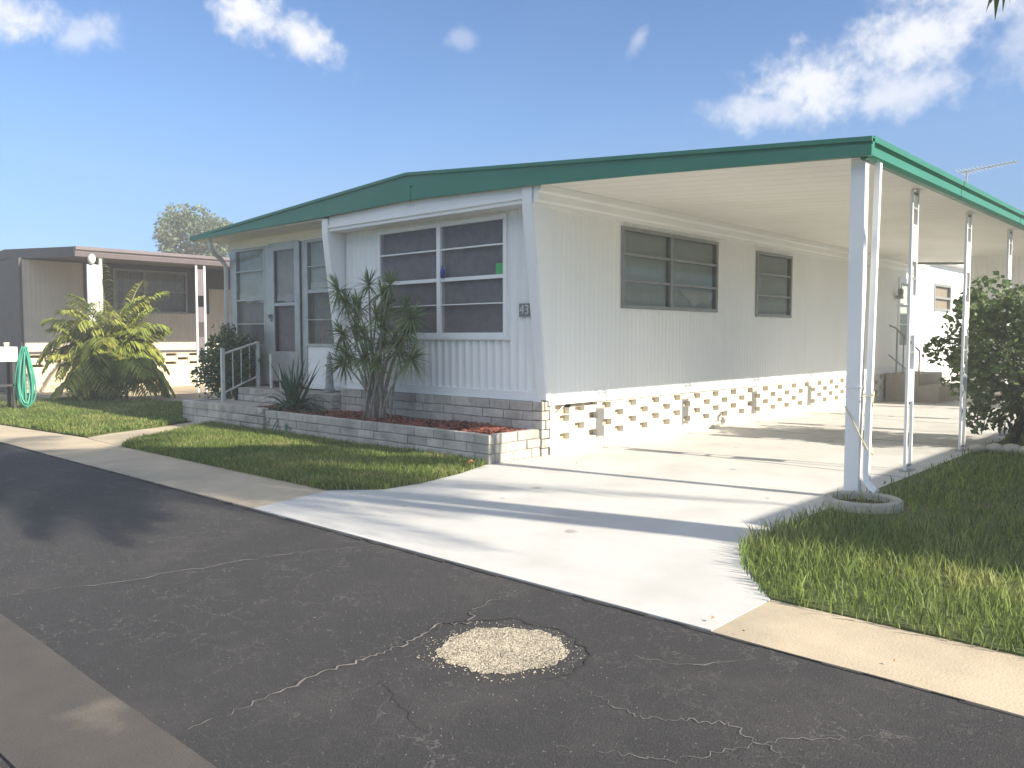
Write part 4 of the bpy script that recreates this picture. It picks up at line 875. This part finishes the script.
gl = MB(); ic = bmesh.new(); bmesh.ops.create_uvsphere(ic, u_segments=14, v_segments=10, radius=1); gl.add([(-20.98 + v.co.x * .1, 7.95 + v.co.y * .09, 3.38 + v.co.z * .13) for v in ic.verts], [tuple(v.index for v in f.verts) for f in ic.faces]); ic.free()
tag(gl.build('globe_lamp', 'globe', smooth=True), 'white globe lamp fixed to the white post under the neighbouring roof', 'lamp')
for y0 in (10.72, 14.2):
    mb = MB(); mb.box(-21.06, -21.02, y0 - .14, y0 - .09, 0, 3.44); mb.box(-21.06, -21.02, y0 + .09, y0 + .14, 0, 3.44); p_ = mb.build('post', 'trim', nb)
    for z0, z1 in ((.9, 1.5), (1.9, 2.3), (2.6, 3.3)):
        mb = MB(); mb.box(-21.05, -21.03, y0 - .09, y0 + .09, z0, z1); mb.build('infill_panel', 'taupe', p_)
# utility table at the left edge with coiled hose
cb = thing('garden_bench', (-18.9, 5.2, 0), 'white topped potting bench with dark legs at the left edge of the lawn', 'bench')
mb = MB(); mb.box(-19.2, -18.75, 4.4, 5.62, 1.00, 1.30); mb.build('top', 'trim', cb, bevel=.01)
mb = MB(); mb.box(-19.18, -18.77, 4.45, 5.6, .50, .54); mb.build('shelf', 'dark', cb)
for x in (-19.15, -18.8):
    for y in (4.5, 5.55): mb = MB(); mb.box(x - .03, x + .03, y - .03, y + .03, 0, 1.0); mb.build('leg', 'dark', cb)
for i, y in enumerate((4.62, 4.85, 5.1, 5.3, 5.48)):
    mb = MB(); mb.lathe([(.04, 0), (.055, .08), (.05, .09)], (-18.95, y, 1.30), 10); tag(mb.build('pot', 'nbskirt'), 'small pale pot standing in the row on the white potting bench', 'pot', group='pots on the potting bench')
mb = MB(); random.seed(9)
for i in range(9):
    w = random.uniform(.05, .24); h0 = random.uniform(.1, .35); cy_ = 5.72 + random.uniform(-.03, .08); xx = -18.72 + random.uniform(-.05, .06); P = []
    for j in range(31):
        t = j / 30 * 2 * math.pi; zz = (1.28 + h0 - .2) / 2 - (1.28 - h0 + .0) / 2 * -math.cos(t); z = h0 * .5 + (1.30 - h0 * .5) * (.5 + .5 * math.cos(t))
        P.append((xx + .04 * math.sin(2 * t + i), cy_ + w * math.sin(t) * (1.25 - z / 1.5), max(z, .04)))
    mb.tube(P, .016, 6)
tag(mb.build('garden_hose', 'hose', smooth=True), 'coiled green garden hose hanging from the end of the white potting bench', 'hose')

# ------------------------------------------------------------------ home on the right plot (beside the camera's view): shades the drive edge
rh = thing('right_home', (7, 18, 0), 'white ribbed home with dull roof edge, right of the side lawn', 'house')
ribbed(lambda a, z, d: (2.9 - d, a, z), 7.6, 34, .6, 3.1, .15, .012).build('wall', 'siding', rh, smooth=True)
ribbed(front(7.6), 2.9, 10.5, .6, 3.1, .15, .012).build('wall', 'siding', rh, smooth=True)
mb = MB(); mb.box(2.92, 10.5, 7.62, 34, 0, .62); mb.build('skirting', 'skirt', rh)
mb = MB(); mb.prism([(2.4, 3.08), (10.9, 3.08), (10.9, 3.22), (6.6, 3.55), (2.4, 3.22)], lambda a, b, t: (a, t, b), 7.2, 34.4); mb.build('roof', 'taupe', rh)

# fallen leaves
random.seed(31); pts_ = [(-6.58, 6.45), (-6.62, 6.6), (-2.1, 3.85), (-1.2, 3.9), (-3.1, 12.2), (-2.9, 12.0), (-3.3, 12.5), (-5.9, 7.6), (-6.5, 5.9), (-1.9, 3.80), (-2.95, 11.4), (-7.4, 6.2)]
for i, (x, y) in enumerate(pts_):
    mb = MB(); s = random.uniform(.012, .024) if i else .055; a = random.random() * 6; z = .02 if i else .09
    mb.add([(x, y, z), (x + s * math.cos(a), y + s * math.sin(a), z + s * .5), (x + 1.6 * s * math.cos(a + .5), y + 1.6 * s * math.sin(a + .5), z + s * .2), (x + s * math.cos(a + 1.1), y + s * math.sin(a + 1.1), z + s * .7)], [(0, 1, 2, 3)])
    lab = ['curled orange dry leaf in the grass near the planter corner'][0] if i == 0 else 'small brown dry leaf lying on the concrete or lawn edge'
    tag(mb.build('dry_leaf', 'dryleaf', fix=False), lab, 'leaf', group='fallen dry leaves' if i else None)

# ------------------------------------------------------------------ lens veil, imitated by an even scattering volume
hm = bpy.data.materials.new('lens_veil_haze'); hm.use_nodes = True; nt = hm.node_tree; nt.nodes.clear()
ho = nt.nodes.new('ShaderNodeOutputMaterial'); pv = nt.nodes.new('ShaderNodeVolumePrincipled')
pv.inputs['Color'].default_value = (.97, .97, .95, 1); pv.inputs['Density'].default_value = .0045; pv.inputs['Anisotropy'].default_value = .0
nt.links.new(pv.outputs[0], ho.inputs['Volume'])
mb = MB(); mb.box(-56, 16, -14, 48, -1.4, 12.5); hz_ = mb.build('veil_haze', hm); tag(hz_, kind='stuff')
